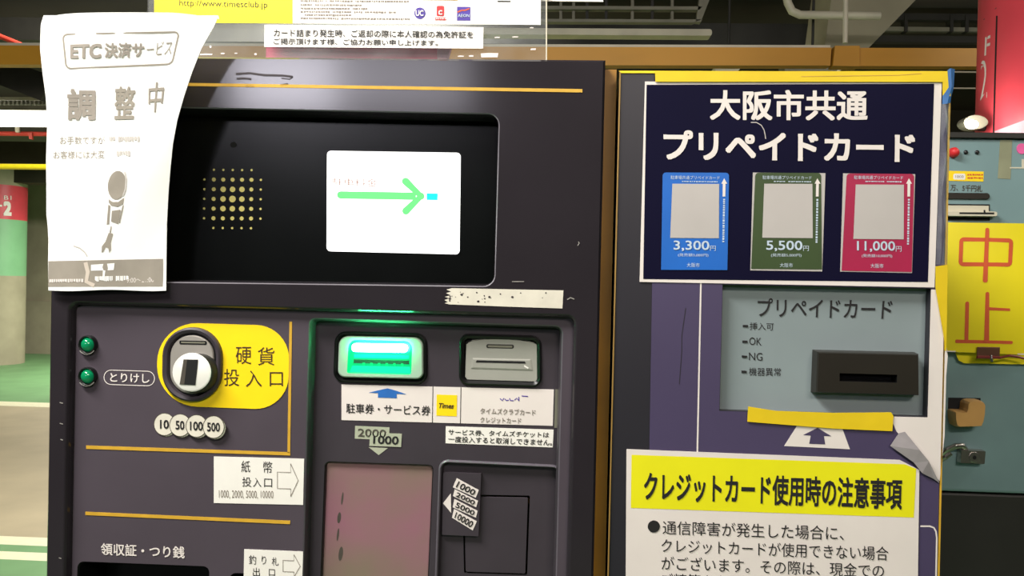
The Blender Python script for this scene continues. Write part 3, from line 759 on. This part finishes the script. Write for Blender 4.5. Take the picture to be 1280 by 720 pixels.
b.stroke([(938, 153.5), (945, 153.5), (951, 157), (954.5, 163), (956, 170), (956.5, 174)], 1.1, CARDI, P1)
for outer, inn, win, mat, cx, price, pq_, sm in (
    (None, [(828, 216), (910.8, 216.3), (908.6, 337.6), (826, 337.3)], [(840, 230), (898.3, 230.3), (898, 298), (837.3, 297.5)], CARDB, 866, '3,300', (841.5, 300.8, 886, 314), '(発売額3,000円)'),
    ([(940.5, 216), (1031, 216.8), (1027, 339.3), (937.3, 338)], [(943.5, 216.2), (1025.5, 216.6), (1026.5, 336.8), (938.3, 336)], [(954.5, 230), (1014.5, 230.2), (1015, 297.8), (952, 297.3)], CARDG, 982, '5,500', (957, 300.8, 1002, 314.2), '(発売額5,000円)'),
    ([(1053, 217), (1143, 218), (1139, 341.3), (1049.3, 339.5)], [(1057.5, 217.2), (1141.5, 217.8), (1138.5, 340), (1051, 338.4)], [(1068.5, 231), (1128.5, 231.3), (1128.3, 299.3), (1065.5, 298.8)], CARDP, 1095, '11,000', (1070, 301.4, 1117.5, 315), '(発売額10,000円)')):
    if outer: b.flat(outer, CARDI, P1)
    b.flat(rquad(inn, [4, 4, .5, .5], 3), mat, P2); b.flat(win, CARDI, P2+.0003)
    x0, y0, x1, y1 = pq_
    b.text(price, [(x0, y0), (x1, y0+.4), (x1, y1+.4), (x0, y1)], PALEB, P2+.0003, .012)
    b.text('円', [(x1+1, y0+6.5), (x1+8, y0+6.6), (x1+8, y1-.4), (x1+1, y1-.5)], PALEB, P2+.0003)
    b.text(sm, [(cx-19, y1+2.6), (cx+19, y1+3), (cx+19, y1+7.6), (cx-19, y1+7.2)], PALEB, P2+.0003)
    b.text('大阪市', [(cx-8, y1+14.5), (cx+8, y1+14.8), (cx+8, y1+20.2), (cx-8, y1+19.9)], PALEB, P2+.0003)
    tx = win[0][0]
    b.text('駐車場共通プリペイドカード', [(tx-2, 219.8), (tx+59, 220.4), (tx+59, 225), (tx-2, 224.5)], PALEB, P2+.0003)
    fine_print(b, tx+12, 226.6, tx+57, 1.4, PALEB, P2+.0003, .01)
    ax = win[1][0]+6.3
    b.flat([(ax, 223.3), (ax+3.8, 230), (ax+1.7, 230), (ax+1.4, 246), (ax-2, 246), (ax-1.7, 230), (ax-3.6, 230)], WARMW, P2+.0003)
    fine_vert(b, ax-1.3, 249, 304, 2.4, mat if False else PALEB, P2+.0003, -.02)
b.build('prepaid_card_poster', None, 'navy poster of three prepaid cards taped to the top of the card cabinet', 'poster')
b = MB(0); B0 = .0016
b.plate([(783, 561), (1124, 574.5), (1148.3, 587), (1146.5, 720), (1144, 900), (780.5, 885), (782, 720)], .0006, WARMW, B0-.0006)
b.flat([(789.3, 568), (1130, 579.8), (1144.3, 585.5), (1141.3, 646.3), (788.3, 634.3)], LEMON, B0+.0002)
P1 = B0+.0005
b.text('クレジットカード使用時の注意事項', [(805, 588.5), (1127, 597.5), (1126, 636.5), (804.5, 625)], BROWNINK if False else INK, P1, .022)
b.flat(ell(817, 657.3, 7.6, 7.6, 24), INK, P1)
b.text('通信障害が発生した場合に、', [(828, 650), (1054, 657), (1054, 675), (828, 667)], INK, P1)
b.text('クレジットカードが使用できない場合', [(826.5, 672.5), (1109.5, 682.5), (1109.3, 700), (826.5, 689.5)], INK, P1)
b.text('がございます。その際は、現金での', [(826.5, 694), (1104, 704), (1104, 721.5), (826.5, 711.5)], INK, P1)
b.text('ご精算をお願いいたします。', [(826.5, 715.5), (1040, 722.5), (1040, 740), (826.5, 733)], INK, P1)
b.build('credit_card_notice', None, 'white notice with lemon yellow heading on the lower front of the card cabinet', 'notice')
b = MB(0)
b.plate([(818.5, 90.2), (842, 90), (1187, 89.8), (1186.5, 121), (1177, 122), (1176.8, 103.3), (818.8, 103)], .0008, TAPEY, .0021); 
b.stroke([(1000, 96.5), (1060, 95.8), (1120, 95), (1150, 93)], .8, GOLD, .0031)
b.build('yellow_tape', None, 'long yellow tape along the top edge of the navy prepaid poster', 'tape', 'yellow paper tapes on the card cabinet')
b = MB(0, lambda x, y: W(x, y, -.0016))
b.plate([(935, 508), (970, 513.5), (1040, 516), (1113.5, 515.3), (1116.5, 520), (1115, 538.8), (1040, 535.5), (934, 527)], .0008, TAPEY, 0)
b.build('yellow_tape', None, 'short yellow tape below the card reader panel', 'tape', 'yellow paper tapes on the card cabinet')
b = MB(0)
b.loft([[b.at(p, l) for p, l in (((1168, 333), .0025), ((1168, 361), .0025), ((1179, 425), .0025), ((1179.5, 438), .0025))],
        [b.at(p, l) for p, l in (((1183, 331), .0022), ((1182.5, 360), .0022), ((1181.5, 425), .0022), ((1181, 438), .0022))],
        [b.at(p, l) for p, l in (((1186, 331), -.012), ((1185.5, 360), -.012), ((1184.5, 425), -.012), ((1184, 438), -.012))]], TAPEY, cap1=False, closed=False)
o = b.build('yellow_tape', None, 'yellow tape folded round the right edge of the card cabinet below the navy poster', 'tape', 'yellow paper tapes on the card cabinet')
sm = o.modifiers.new('thickness', 'SOLIDIFY'); sm.thickness = .0005; sm.offset = 0
b = MB(0)
b.loft([[b.at(p, l) for p, l in (((1182.5, 88.5), .0032), ((1186, 86.5), .0036), ((1192.5, 87), .001), ((1194, 87), -.01))],
        [b.at(p, l) for p, l in (((1184, 110), .0032), ((1187.5, 110), .0032), ((1191, 110), .001), ((1193, 110), -.01))],
        [b.at(p, l) for p, l in (((1176.5, 121), .0028), ((1184, 122), .0030), ((1187.8, 122), .001), ((1191.5, 122), -.01))],
        [b.at(p, l) for p, l in (((1176.3, 131), .0028), ((1182, 130.5), .0030), ((1187, 129), .001), ((1191, 129), -.01))]], TAPEB, cap1=False, closed=False)
o = b.build('blue_tape', None, 'blue tape wrapped round the upper right corner of the card cabinet', 'tape')
sm = o.modifiers.new('thickness', 'SOLIDIFY'); sm.thickness = .0005; sm.offset = 0
# crumpled clear film down the right edge of the poster
b = MB(0); rows = []
for k in range(11):
    y = 131+200*k/10; j = math.sin(k*2.1)
    rows.append([b.at((1175.5-(y-131)*.034, y), .002), b.at((1179-(y-131)*.032+1.5*j, y), .005+.003*math.sin(k*1.7)), b.at((1183-(y-131)*.030-j, y), .002+.002*math.cos(k*2.3)), b.at((1186.5-(y-131)*.028, y), .0018)])
b.loft(rows, FILM, cap1=False, closed=False)
o = b.build('clear_film', None, 'crumpled cloudy film down the right side of the navy poster', 'film')
sm = o.modifiers.new('thickness', 'SOLIDIFY'); sm.thickness = .0003; sm.offset = 0
b = MB(0)
pts = {'a': (1111, 556.5, .0032), 'b': (1122, 541, .0024), 'c': (1129.5, 539, .003), 'd': (1146, 561, .006), 'e': (1140, 577, .004), 'f': (1166, 598, .0024), 'g': (1173, 603, .0024), 'h': (1158, 575, .005), 'i': (1150, 590, .0045)}
V = {k: b.at((x, y), l) for k, (x, y, l) in pts.items()}
for t in ('abd', 'ade', 'bcd', 'dhe', 'ehi', 'hfi', 'hgf', 'chd'): b.face([V[k] for k in t], TAPEG)
o = b.build('clear_film', None, 'small peeling scrap of cloudy film at the corner of the white credit card notice', 'film')
sm = o.modifiers.new('thickness', 'SOLIDIFY'); sm.thickness = .0003; sm.offset = 0

# ================================================================== TEAL TICKET MACHINE BEHIND
TY = .45
tm = thing('ticket_machine', (W(1290, 400, TY).x, TY+.2, 0), 'worn teal ticket machine behind the card cabinet, with a yellow sheet hanging on it', 'ticket machine')
x0, x1 = W(1095, 400, TY).x, W(1470, 400, TY).x
zt, zb = W(1230, 172, TY).z, W(1230, 616, TY).z
b = MB().box((x0, TY, zb), (x1, TY+.4, zt), TEALM)
b.build('cabinet', tm, bevel=.004)
MB().box((x0+.004, TY+.006, 0), (x1-.004, TY+.39, zb-.003), TEALDK).build('base', tm, bevel=.003)
b = MB().box((x0-.004, TY-.006, zt-.001), (x1+.004, TY+.405, zt+.006), STEELD); b.build('top_rim', tm)
b = MB(TY); b.well(ell(1191, 191, 6.5, 6.5, 20), [(0, 0), (.3, .006), (2, .010), (4.5, .012)], REDPR); b.build('red_button', tm, smooth=True, label='red button')
for cx in (1207, 1221): MB(TY).well(ell(cx, 190.5, 2.6, 2.8, 16), [(0, 0), (.2, .002), (1.2, .003)], BLACK).build('screw', tm)
b = MB(TY)
b.plate([(1184, 213.5), (1229.5, 214.5), (1229, 227), (1183, 226)], .0005, YELLOW)
b.plate(rquad([(1191.5, 217), (1206.5, 217.3), (1206.3, 224.8), (1191.2, 224.5)], 2, 3), .0002, WHITE, .0005)
b.text('1000', [(1194, 219.2), (1204, 219.4), (1204, 222.6), (1194, 222.4)], GREYINK, .0009)
fine_print(b, 1209, 217.5, 1227, 2.2, ORANGE, .0008, .01); fine_print(b, 1209, 221.5, 1227, 2.2, ORANGE, .0008, .01)
b.build('value_sticker', tm, label='yellow sticker')
MB(TY).text('万、5千円札', [(1188, 230.5), (1228, 231.5), (1227.5, 240), (1187.5, 238.5)], SMUDGE, .0005, .01).build('handwriting', tm)
b = MB(TY); so = rquad([(1180, 241), (1236.5, 241.5), (1236.3, 249.5), (1180, 249)], 3.8, 5); b.plate(so, .003, READER, bev=.8); b.build('coin_ledge', tm)
b = MB(TY)
b.plate([(1182, 255), (1237, 255.5), (1237, 276), (1181, 275.5)], .0006, BLACK)
b.plate([(1182, 257), (1234, 257.5), (1234, 266), (1182, 266)], .004, PALE, .0004)
b.plate(rquad([(1180, 264.5), (1242.5, 264.8), (1242.3, 271.5), (1180, 271)], 2.5, 4), .010, PALE, .0004, bev=.6)
b.plate([(1195, 266.2), (1238, 266.4), (1238, 268.6), (1195, 268.2)], .0006, HOLE, .0102)
b.plate([(1225, 263.3), (1227, 263.3), (1227, 266.5), (1225, 266.5)], .0006, HOLE, .0102)
b.build('banknote_slot', tm)
b = MB(TY); b.plate([(1250, 175), (1265, 175), (1263, 224), (1247, 223)], .0005, pm('faded tape', (138, 140, 112), .6, var=.1)); b.build('faded_tape', tm)
b = MB(TY); b.well(ell(1277, 186, 6.5, 6.8, 20), [(0, 0), (.2, .001)], pm('pink sticker', (232, 96, 160), .5)); b.build('pink_sticker', tm)
b = MB(TY); b.plate([(1277, 199), (1300, 199), (1300, 211), (1262, 210.5), (1262, 209), (1277, 209)], .0006, PALE); b.build('white_sticker', tm)
# recess with a tan lever
b = MB(TY); b.plate([(1185, 497), (1225.5, 497.5), (1224.8, 521), (1185, 520.5)], .0006, HOLE); b.build('lever_recess', tm)
b = MB(TY)
lv = [(1184, 512), (1185.5, 510.8), (1198, 511), (1199.3, 508), (1199.6, 502), (1202, 498.8), (1208, 497.8), (1217, 498), (1221.5, 500), (1223.3, 504), (1222.8, 514), (1221, 524), (1218, 530.5), (1210, 531), (1200, 531.3), (1190, 531.5), (1186, 529), (1184.5, 522)]
b.plate(lv, .022, TANLEV, .0008, bev=1.6)
b.build('lever', tm, label='tan plastic lever')
b = MB(TY)
b.plate(rquad([(1196.5, 560), (1227.5, 561.5), (1226, 578.5), (1195, 577)], 1.5, 3), .012, CHROME, bev=.6)
b.plate(ell(1212.5, 569.5, 6.6, 6.8, 22), .0012, CHROME, .012, bev=.6); b.plate(ell(1212.5, 569.5, 2.2, 2.6, 14), .0004, HOLE, .0133)
b.tube([W(1176, 569, TY-.004), W(1184, 562, TY-.010), W(1194, 557.5, TY-.012), W(1203, 557, TY-.010), W(1207, 562, TY-.006)], .004, CHROME)
b.tube([W(1176, 574, TY-.004), W(1182, 571, TY-.008), W(1188, 566, TY-.008)], .004, CHROME)
b.build('lock', tm, label='chrome lock and hasp')
# hanging yellow sheet with brush strokes
def sag(px, py): return W(px, py, TY-.013-.004*math.sin((px-1183)/50)-.003*math.sin((py-280)/60))
b = MB(0, sag)
def grid_sheet(b, q, mat, n, m, t):
    pts = [[bil(q, i/n, j/m) for i in range(n+1)] for j in range(m+1)]
    for lift in (0, t):
        for j in range(m):
            for i in range(n): b.face([b.at(pts[j][i], lift), b.at(pts[j][i+1], lift), b.at(pts[j+1][i+1], lift), b.at(pts[j+1][i], lift)], mat)
    per = [pts[0][i] for i in range(n+1)]+[pts[j][n] for j in range(1, m+1)]+[pts[m][i] for i in range(n-1, -1, -1)]+[pts[j][0] for j in range(m-1, 0, -1)]
    b.loft([[b.at(p, 0) for p in per], [b.at(p, t) for p in per]], mat, cap1=False)
grid_sheet(b, [(1185, 278), (1281.5, 279.3), (1280.5, 443.5), (1181.5, 439.5)], SIGNY, 8, 12, .0006)
L = .0011
b.stroke(rquad([(1201.3, 299), (1263.5, 300.5), (1262, 330.8), (1200.2, 330.2)], 3, 3), 5, ORANGE, L, True)
b.flat(rquad([(1231.3, 284.8), (1236, 285), (1233.8, 353), (1227.8, 352.8)], 2, 3), ORANGE, L+.0003)
b.flat(rquad([(1206.3, 377), (1211, 377), (1210, 427), (1205, 427)], 2, 3), ORANGE, L)
b.flat(rquad([(1231.5, 365), (1236.2, 365), (1236, 428), (1229.5, 428)], 2, 3), ORANGE, L)
b.flat([(1236, 384), (1262, 385.5), (1262, 388.7), (1236, 387.8)], ORANGE, L)
b.flat(rquad([(1193.5, 424.3), (1265.5, 426.2), (1265, 430), (1193.5, 428.6)], 1.5, 3), ORANGE, L+.0003)
b.stroke([(1182, 438.8), (1280, 442.8)], 1.6, WARMW, L)
b.build('closure_sheet', None, 'yellow laminated sheet with orange brush lettering hanging on the teal ticket machine', 'sign')
b = MB(0, lambda x, y: W(x, y, TY-.006))
b.plate([(1192, 436), (1284, 438), (1284, 455.5), (1205, 454), (1198, 450.5)], .0008, SIGNY, 0)
b.build('yellow_card', None, 'yellow card peeking out below the laminated closure sheet', 'card')
b = MB(0, lambda x, y: W(x, y, TY-.021))
b.plate([(1221.5, 433.5), (1249.5, 434), (1249, 447), (1220.5, 446)], .0016, pm('brown clip metal', (120, 84, 66), .35, metal=.5, var=.1), 0, bev=1)
b.plate([(1220, 444.2), (1250, 445), (1250, 448.5), (1219.5, 448)], .003, pm('dark red clip', (120, 44, 40), .4), .0010, bev=.8)
b.tube([W(1239, 444, TY-.0235), W(1239, 448, TY-.0245), W(1240, 452, TY-.024)], .0016, CHROME)
b.tube([W(1250, 447, TY-.022), W(1262, 444.5, TY-.022), W(1272, 446, TY-.022), W(1284, 449, TY-.022)], .0016, MATS['dark red clip'])
b.build('binder_clip', None, 'brown metal clip on the lower edge of the yellow closure sheet', 'clip')

# ================================================================== BACKGROUND OF THE CAR PARK
def column(name, cx, cy, r, zb, bands, label, px_text, parts=True):
    b = MB(); n = 40
    for z0, z1, m in bands:
        b.loft([[(cx+r*math.cos(2*math.pi*i/n), cy+r*math.sin(2*math.pi*i/n), z) for i in range(n)] for z in (z0, z1)], m, cap1=False)
    b.surf = lambda x, y: cyl_hit(x, y, cx, cy, r)
    px_text(b)
    return b.build(name, None, label, 'column', kind='thing', smooth=True)
DC = 12.35; cp = W(-11, 300, DC-.79+.0)
cxl, cyl, rl = cp.x, cp.y, W(27, 300, cp.y).x-cp.x
zc = lambda py: W(20, py, cyl-rl*.6).z
def t1(b):
    b.text('2', [(4.8, 251.5), (15, 252), (15, 270), (4.8, 269.5)], WHITE, .01, .05)
    b.text('B1', [(5.5, 244.5), (14.8, 244.8), (14.8, 249.8), (5.5, 249.5)], WHITE, .01)
    b.flat([(-2, 256), (3.2, 256), (3.2, 258.5), (-2, 258.5)], WHITE, .01)
column('round_column', cxl, cyl, rl, 0, [(0, zc(345), CONC), (zc(345), zc(274), GREENP), (zc(274), zc(231), RED), (zc(231), 2.95, CONC)], 'distant round column with red and green bands numbered 2, at the left edge', t1)
rc = .27; pc = W(1222, 90, 1.62); cxr, cyr = pc.x+rc*.97+.03, 1.62
def t2(b):
    b.text('F', [(1231, 47), (1237.5, 44), (1236.5, 68), (1230, 70)], WARMW, .002, .01)
    b.text('2', [(1224.6, 78), (1233, 73), (1233, 122), (1224.2, 128)], WARMW, .003, .0)
    b.stroke([(1245.5, 20), (1243.5, 90), (1241.5, 168)], 2, INK, .002)
    b.stroke([(1229, 25), (1245, 10)], .8, SMUDGE, .002)
    for k in range(10): b.flat([(1243+k*6, 164-k*2.2), (1249+k*6, 161.8-k*2.2), (1249+k*6, 180), (1243+k*6, 180)], DUSTPINK, .002)
zr = lambda py: W(1260, py, cyr-rc).z
column('round_column', cxr, cyr, rc, 0, [(0, zr(166), CONC), (zr(166), 2.85, RED), (2.85, 2.95, CONC)], 'red wrapped round column rising behind the teal ticket machine', t2)
# guard beam across the aisle
BY = 2.4
b = MB(BY)
b.plate([(-700, 54), (1040.5, 58.5), (1039, 81), (-700, 79)], .05, BEAMY, -.06)
b.plate([(1044, 57), (1075, 57), (1075, 82.5), (1041.5, 82)], .06, BEAMY, -.062)
b.plate([(1075, 58.8), (1900, 62), (1900, 85), (1075, 81.5)], .05, BEAMY, -.06)
gb = b.build('guard_beam', None, 'long amber guard beam crossing the aisle behind both machines', 'beam', kind='thing')
b = MB(BY); b.plate([(-700, 49.5), (1040, 54.5), (1040, 58.6), (-700, 54.2)], .03, PALE, -.05); b.build('top_flange', gb)
b = MB(BY)
for px in (-500, 1500): 
    p = W(px, 60, BY+.03); MB().box((p.x-.05, p.y-.04, 0), (p.x+.05, p.y+.04, p.z), BEAMY).build('support_post', gb)
# yellow and red pipes, tray and lamp of the left aisle
def hpipe(name, py0, py1, ydepth, r, mat, label, cat, x0=-500, x1=500):
    a, c = W(x0, py0+(x0)*.009, ydepth), W(x1, py0+x1*.009, ydepth); 
    return MB().bar(a, c, r, mat).build(name, None, label, cat)
hpipe('yellow_pipe', 208.2, 0, 4.6, .018, PIPEY, 'bright yellow horizontal pipe above the distant banded column', 'pipe')
hpipe('red_pipe', 167, 0, 6.6, .02, PIPER, 'thin red horizontal pipe below the lit lamp on the left', 'pipe', -200, 400)
MB(6.58).plate([(20, 157), (25, 158), (25.5, 166), (21, 166)], .02, PALE).build('pipe_hanger', bpy.data.objects['red_pipe'])
MB(6.58).plate([(37, 166), (41.5, 166), (42, 175), (38, 174)], .02, PIPER).build('pipe_stub', bpy.data.objects['red_pipe'])
lamp = thing('fluorescent_lamp', tuple(W(0, 140, 5.9)), 'bright fluorescent lamp above the far left aisle', 'ceiling lamp')
b = MB(5.9); b.plate(rquad([(-420, 134), (130, 138), (130, 156.5), (-420, 152.5)], 6, 4), .1, TUBE, -.1); b.build('lamp_tube', lamp)
b = MB(5.9); b.plate([(-420, 120), (130, 123), (130, 139), (-420, 135)], .16, STEEL, -.14); b.build('lamp_housing', lamp)
b = MB(5.2)
b.plate([(-400, 112.5), (120, 115.5), (120, 119.5), (-400, 116.5)], .03, PALE, -.2)
for k in range(46): b.plate([(-40+k*5.5, 119.5), (-37+k*5.5, 119.5), (-37+k*5.5, 124.5), (-40+k*5.5, 124.5)], .03, STEEL, -.2)
b.build('cable_tray', None, 'pale perforated cable tray above the lamp on the left', 'cable tray')
MB().bar(W(-60, 66, 5.0), W(62, 112, 5.0), 0, STEELD, sq=(.05, .09)).build('diagonal_brace', None, 'dark diagonal steel brace behind the amber beam on the left', 'brace')
MB().bar(W(-6, 43, 3.2), W(26, 56, 3.2), .012, PIPER).build('red_hose', None, 'short red hose hanging on the amber beam at the far left', 'hose')
# upper right clutter
LY = 3.3
b = MB(LY)
for py0, py1 in ((8, 12.2), (24.2, 28)):
    b.plate([(600, py0-1), (878, py0), (878-(py0*.5), py1), (600, py1-1)], .04, STEEL, -.04)
b.plate([(883, -60), (910, -60), (876, 27.5), (870, 27)], .04, STEEL, -.04)
for x in (700, 716, 733, 757, 790, 815, 840): b.plate([(x, -60), (x+3.4, -60), (x+2.6, 26), (x-.8, 26)], .03, STEELD if x % 2 else STEEL, -.05)
b.build('cable_rack', None, 'grey steel cable rack hung under the ceiling right of the white board', 'cable rack')
b = MB(3.0); b.plate(rquad([(560, 34.5), (890, 36.3), (890, 44.5), (560, 42.5)], 3, 3), .07, PALE, -.07); b.build('ceiling_duct', None, 'pale green grey duct just above the amber beam', 'duct')
b = MB(4.1); b.plate([(-900, 14), (1030, 30), (1030, 58), (-900, 42)], .2, STEELD, -.2); b.build('steel_girder', None, 'dark steel girder behind the pale duct above the amber beam', 'girder')
pts = [W(960, -70, 3.1), W(980, -20, 3.1), W(985, 4, 3.1), W(990, 14, 3.1), W(1000, 18.5, 3.1), W(1060, 19.5, 3.1), W(1100, 20, 3.1)]
MB().tube(pts, .018, PALE, 12).build('elbow_pipe', None, 'pale pipe with an elbow left of the thin vertical conduit', 'pipe', smooth=True)
MB().bar(W(1058, -80, 2.6), W(1056.5, 54, 2.6), .0095, PALE).build('vertical_conduit', None, 'thin white vertical conduit ending at the amber beam', 'conduit')
b = MB(3.4); b.plate([(1058, -90), (1235, -90), (1090, 58), (1038, 58)], .4, CONC, -.5); b.build('concrete_haunch', None, 'slanting grey concrete haunch above the amber beam', 'concrete beam')
b = MB(4.3)
for py, m, t in ((16, STEELD, 8), (33, STEEL, 5), (44, STEELD, 8)):
    b.plate([(1085, py), (1300, py+2), (1300, py+t+2), (1085, py+t)], .05, m, -.05)
for x in (1130, 1187, 1206): b.plate([(x, 20), (x+4, 20), (x+4, 40), (x, 40)], .06, STEELD, -.05)
b.build('conduit_run', None, 'horizontal grey conduits between the concrete haunch and the red column', 'conduit')
b = MB(3.2); b.plate(rquad([(892, 82), (928, 82.5), (920, 92), (896, 92)], 3, 3), .08, PALE, -.08); o = b.build('lamp_shade', None, 'small pale lamp shade just below the amber beam', 'lamp'); p = W(910, 83, 3.22); MB().bar(p, (p.x, p.y, 2.95), .006, STEELD).build('hanging_rod', o)
b = MB(3.2); b.plate([(980, 80), (1052, 82), (1040, 95), (982, 95)], .1, STEEL, -.1); o = b.build('junction_box', None, 'grey junction box below the joint of the amber beam', 'box'); p = W(1012, 82, 3.2); MB().bar((p.x, p.y-.04, p.z), (p.x, p.y-.04, 2.95), .006, STEELD).build('hanging_rod', o)
MB().bar(W(1150, 89.5, 2.2), W(1300, 91, 2.2), .0025, PALE).build('thin_wire', None, 'upper of two thin pale wires left of the red column', 'wire')
MB().bar(W(1150, 110, 2.2), W(1300, 111, 2.2), .0025, PALE).build('thin_wire', None, 'lower of two thin pale wires left of the red column', 'wire')
lp = thing('spot_lamp', tuple(W(1214, 155, 1.6)), 'small bright lamp beside the red column above the teal ticket machine', 'lamp')
b = MB(1.56); b.plate(ell(1214, 156, 8, 5.5, 20), .006, TUBE); b.build('lamp_lens', lp)
b = MB(1.6); b.plate(ell(1211, 156, 15, 8.5, 20), .04, STEEL, -.0); b.build('lamp_body', lp)
p = W(1214, 160, 1.62); MB().bar(p, (cxr-rc+.004, cyr, p.z), .008, STEELD).build('bracket', lp)
pl = bpy.data.lights.new('spot_lamp_glow', 'POINT'); pl.energy = 1.2; pl.color = (1, .95, .86); pl.shadow_soft_size = .02
po = bpy.data.objects.new('spot_lamp_glow', pl); COL.objects.link(po); po.location = W(1214, 156, 1.50)
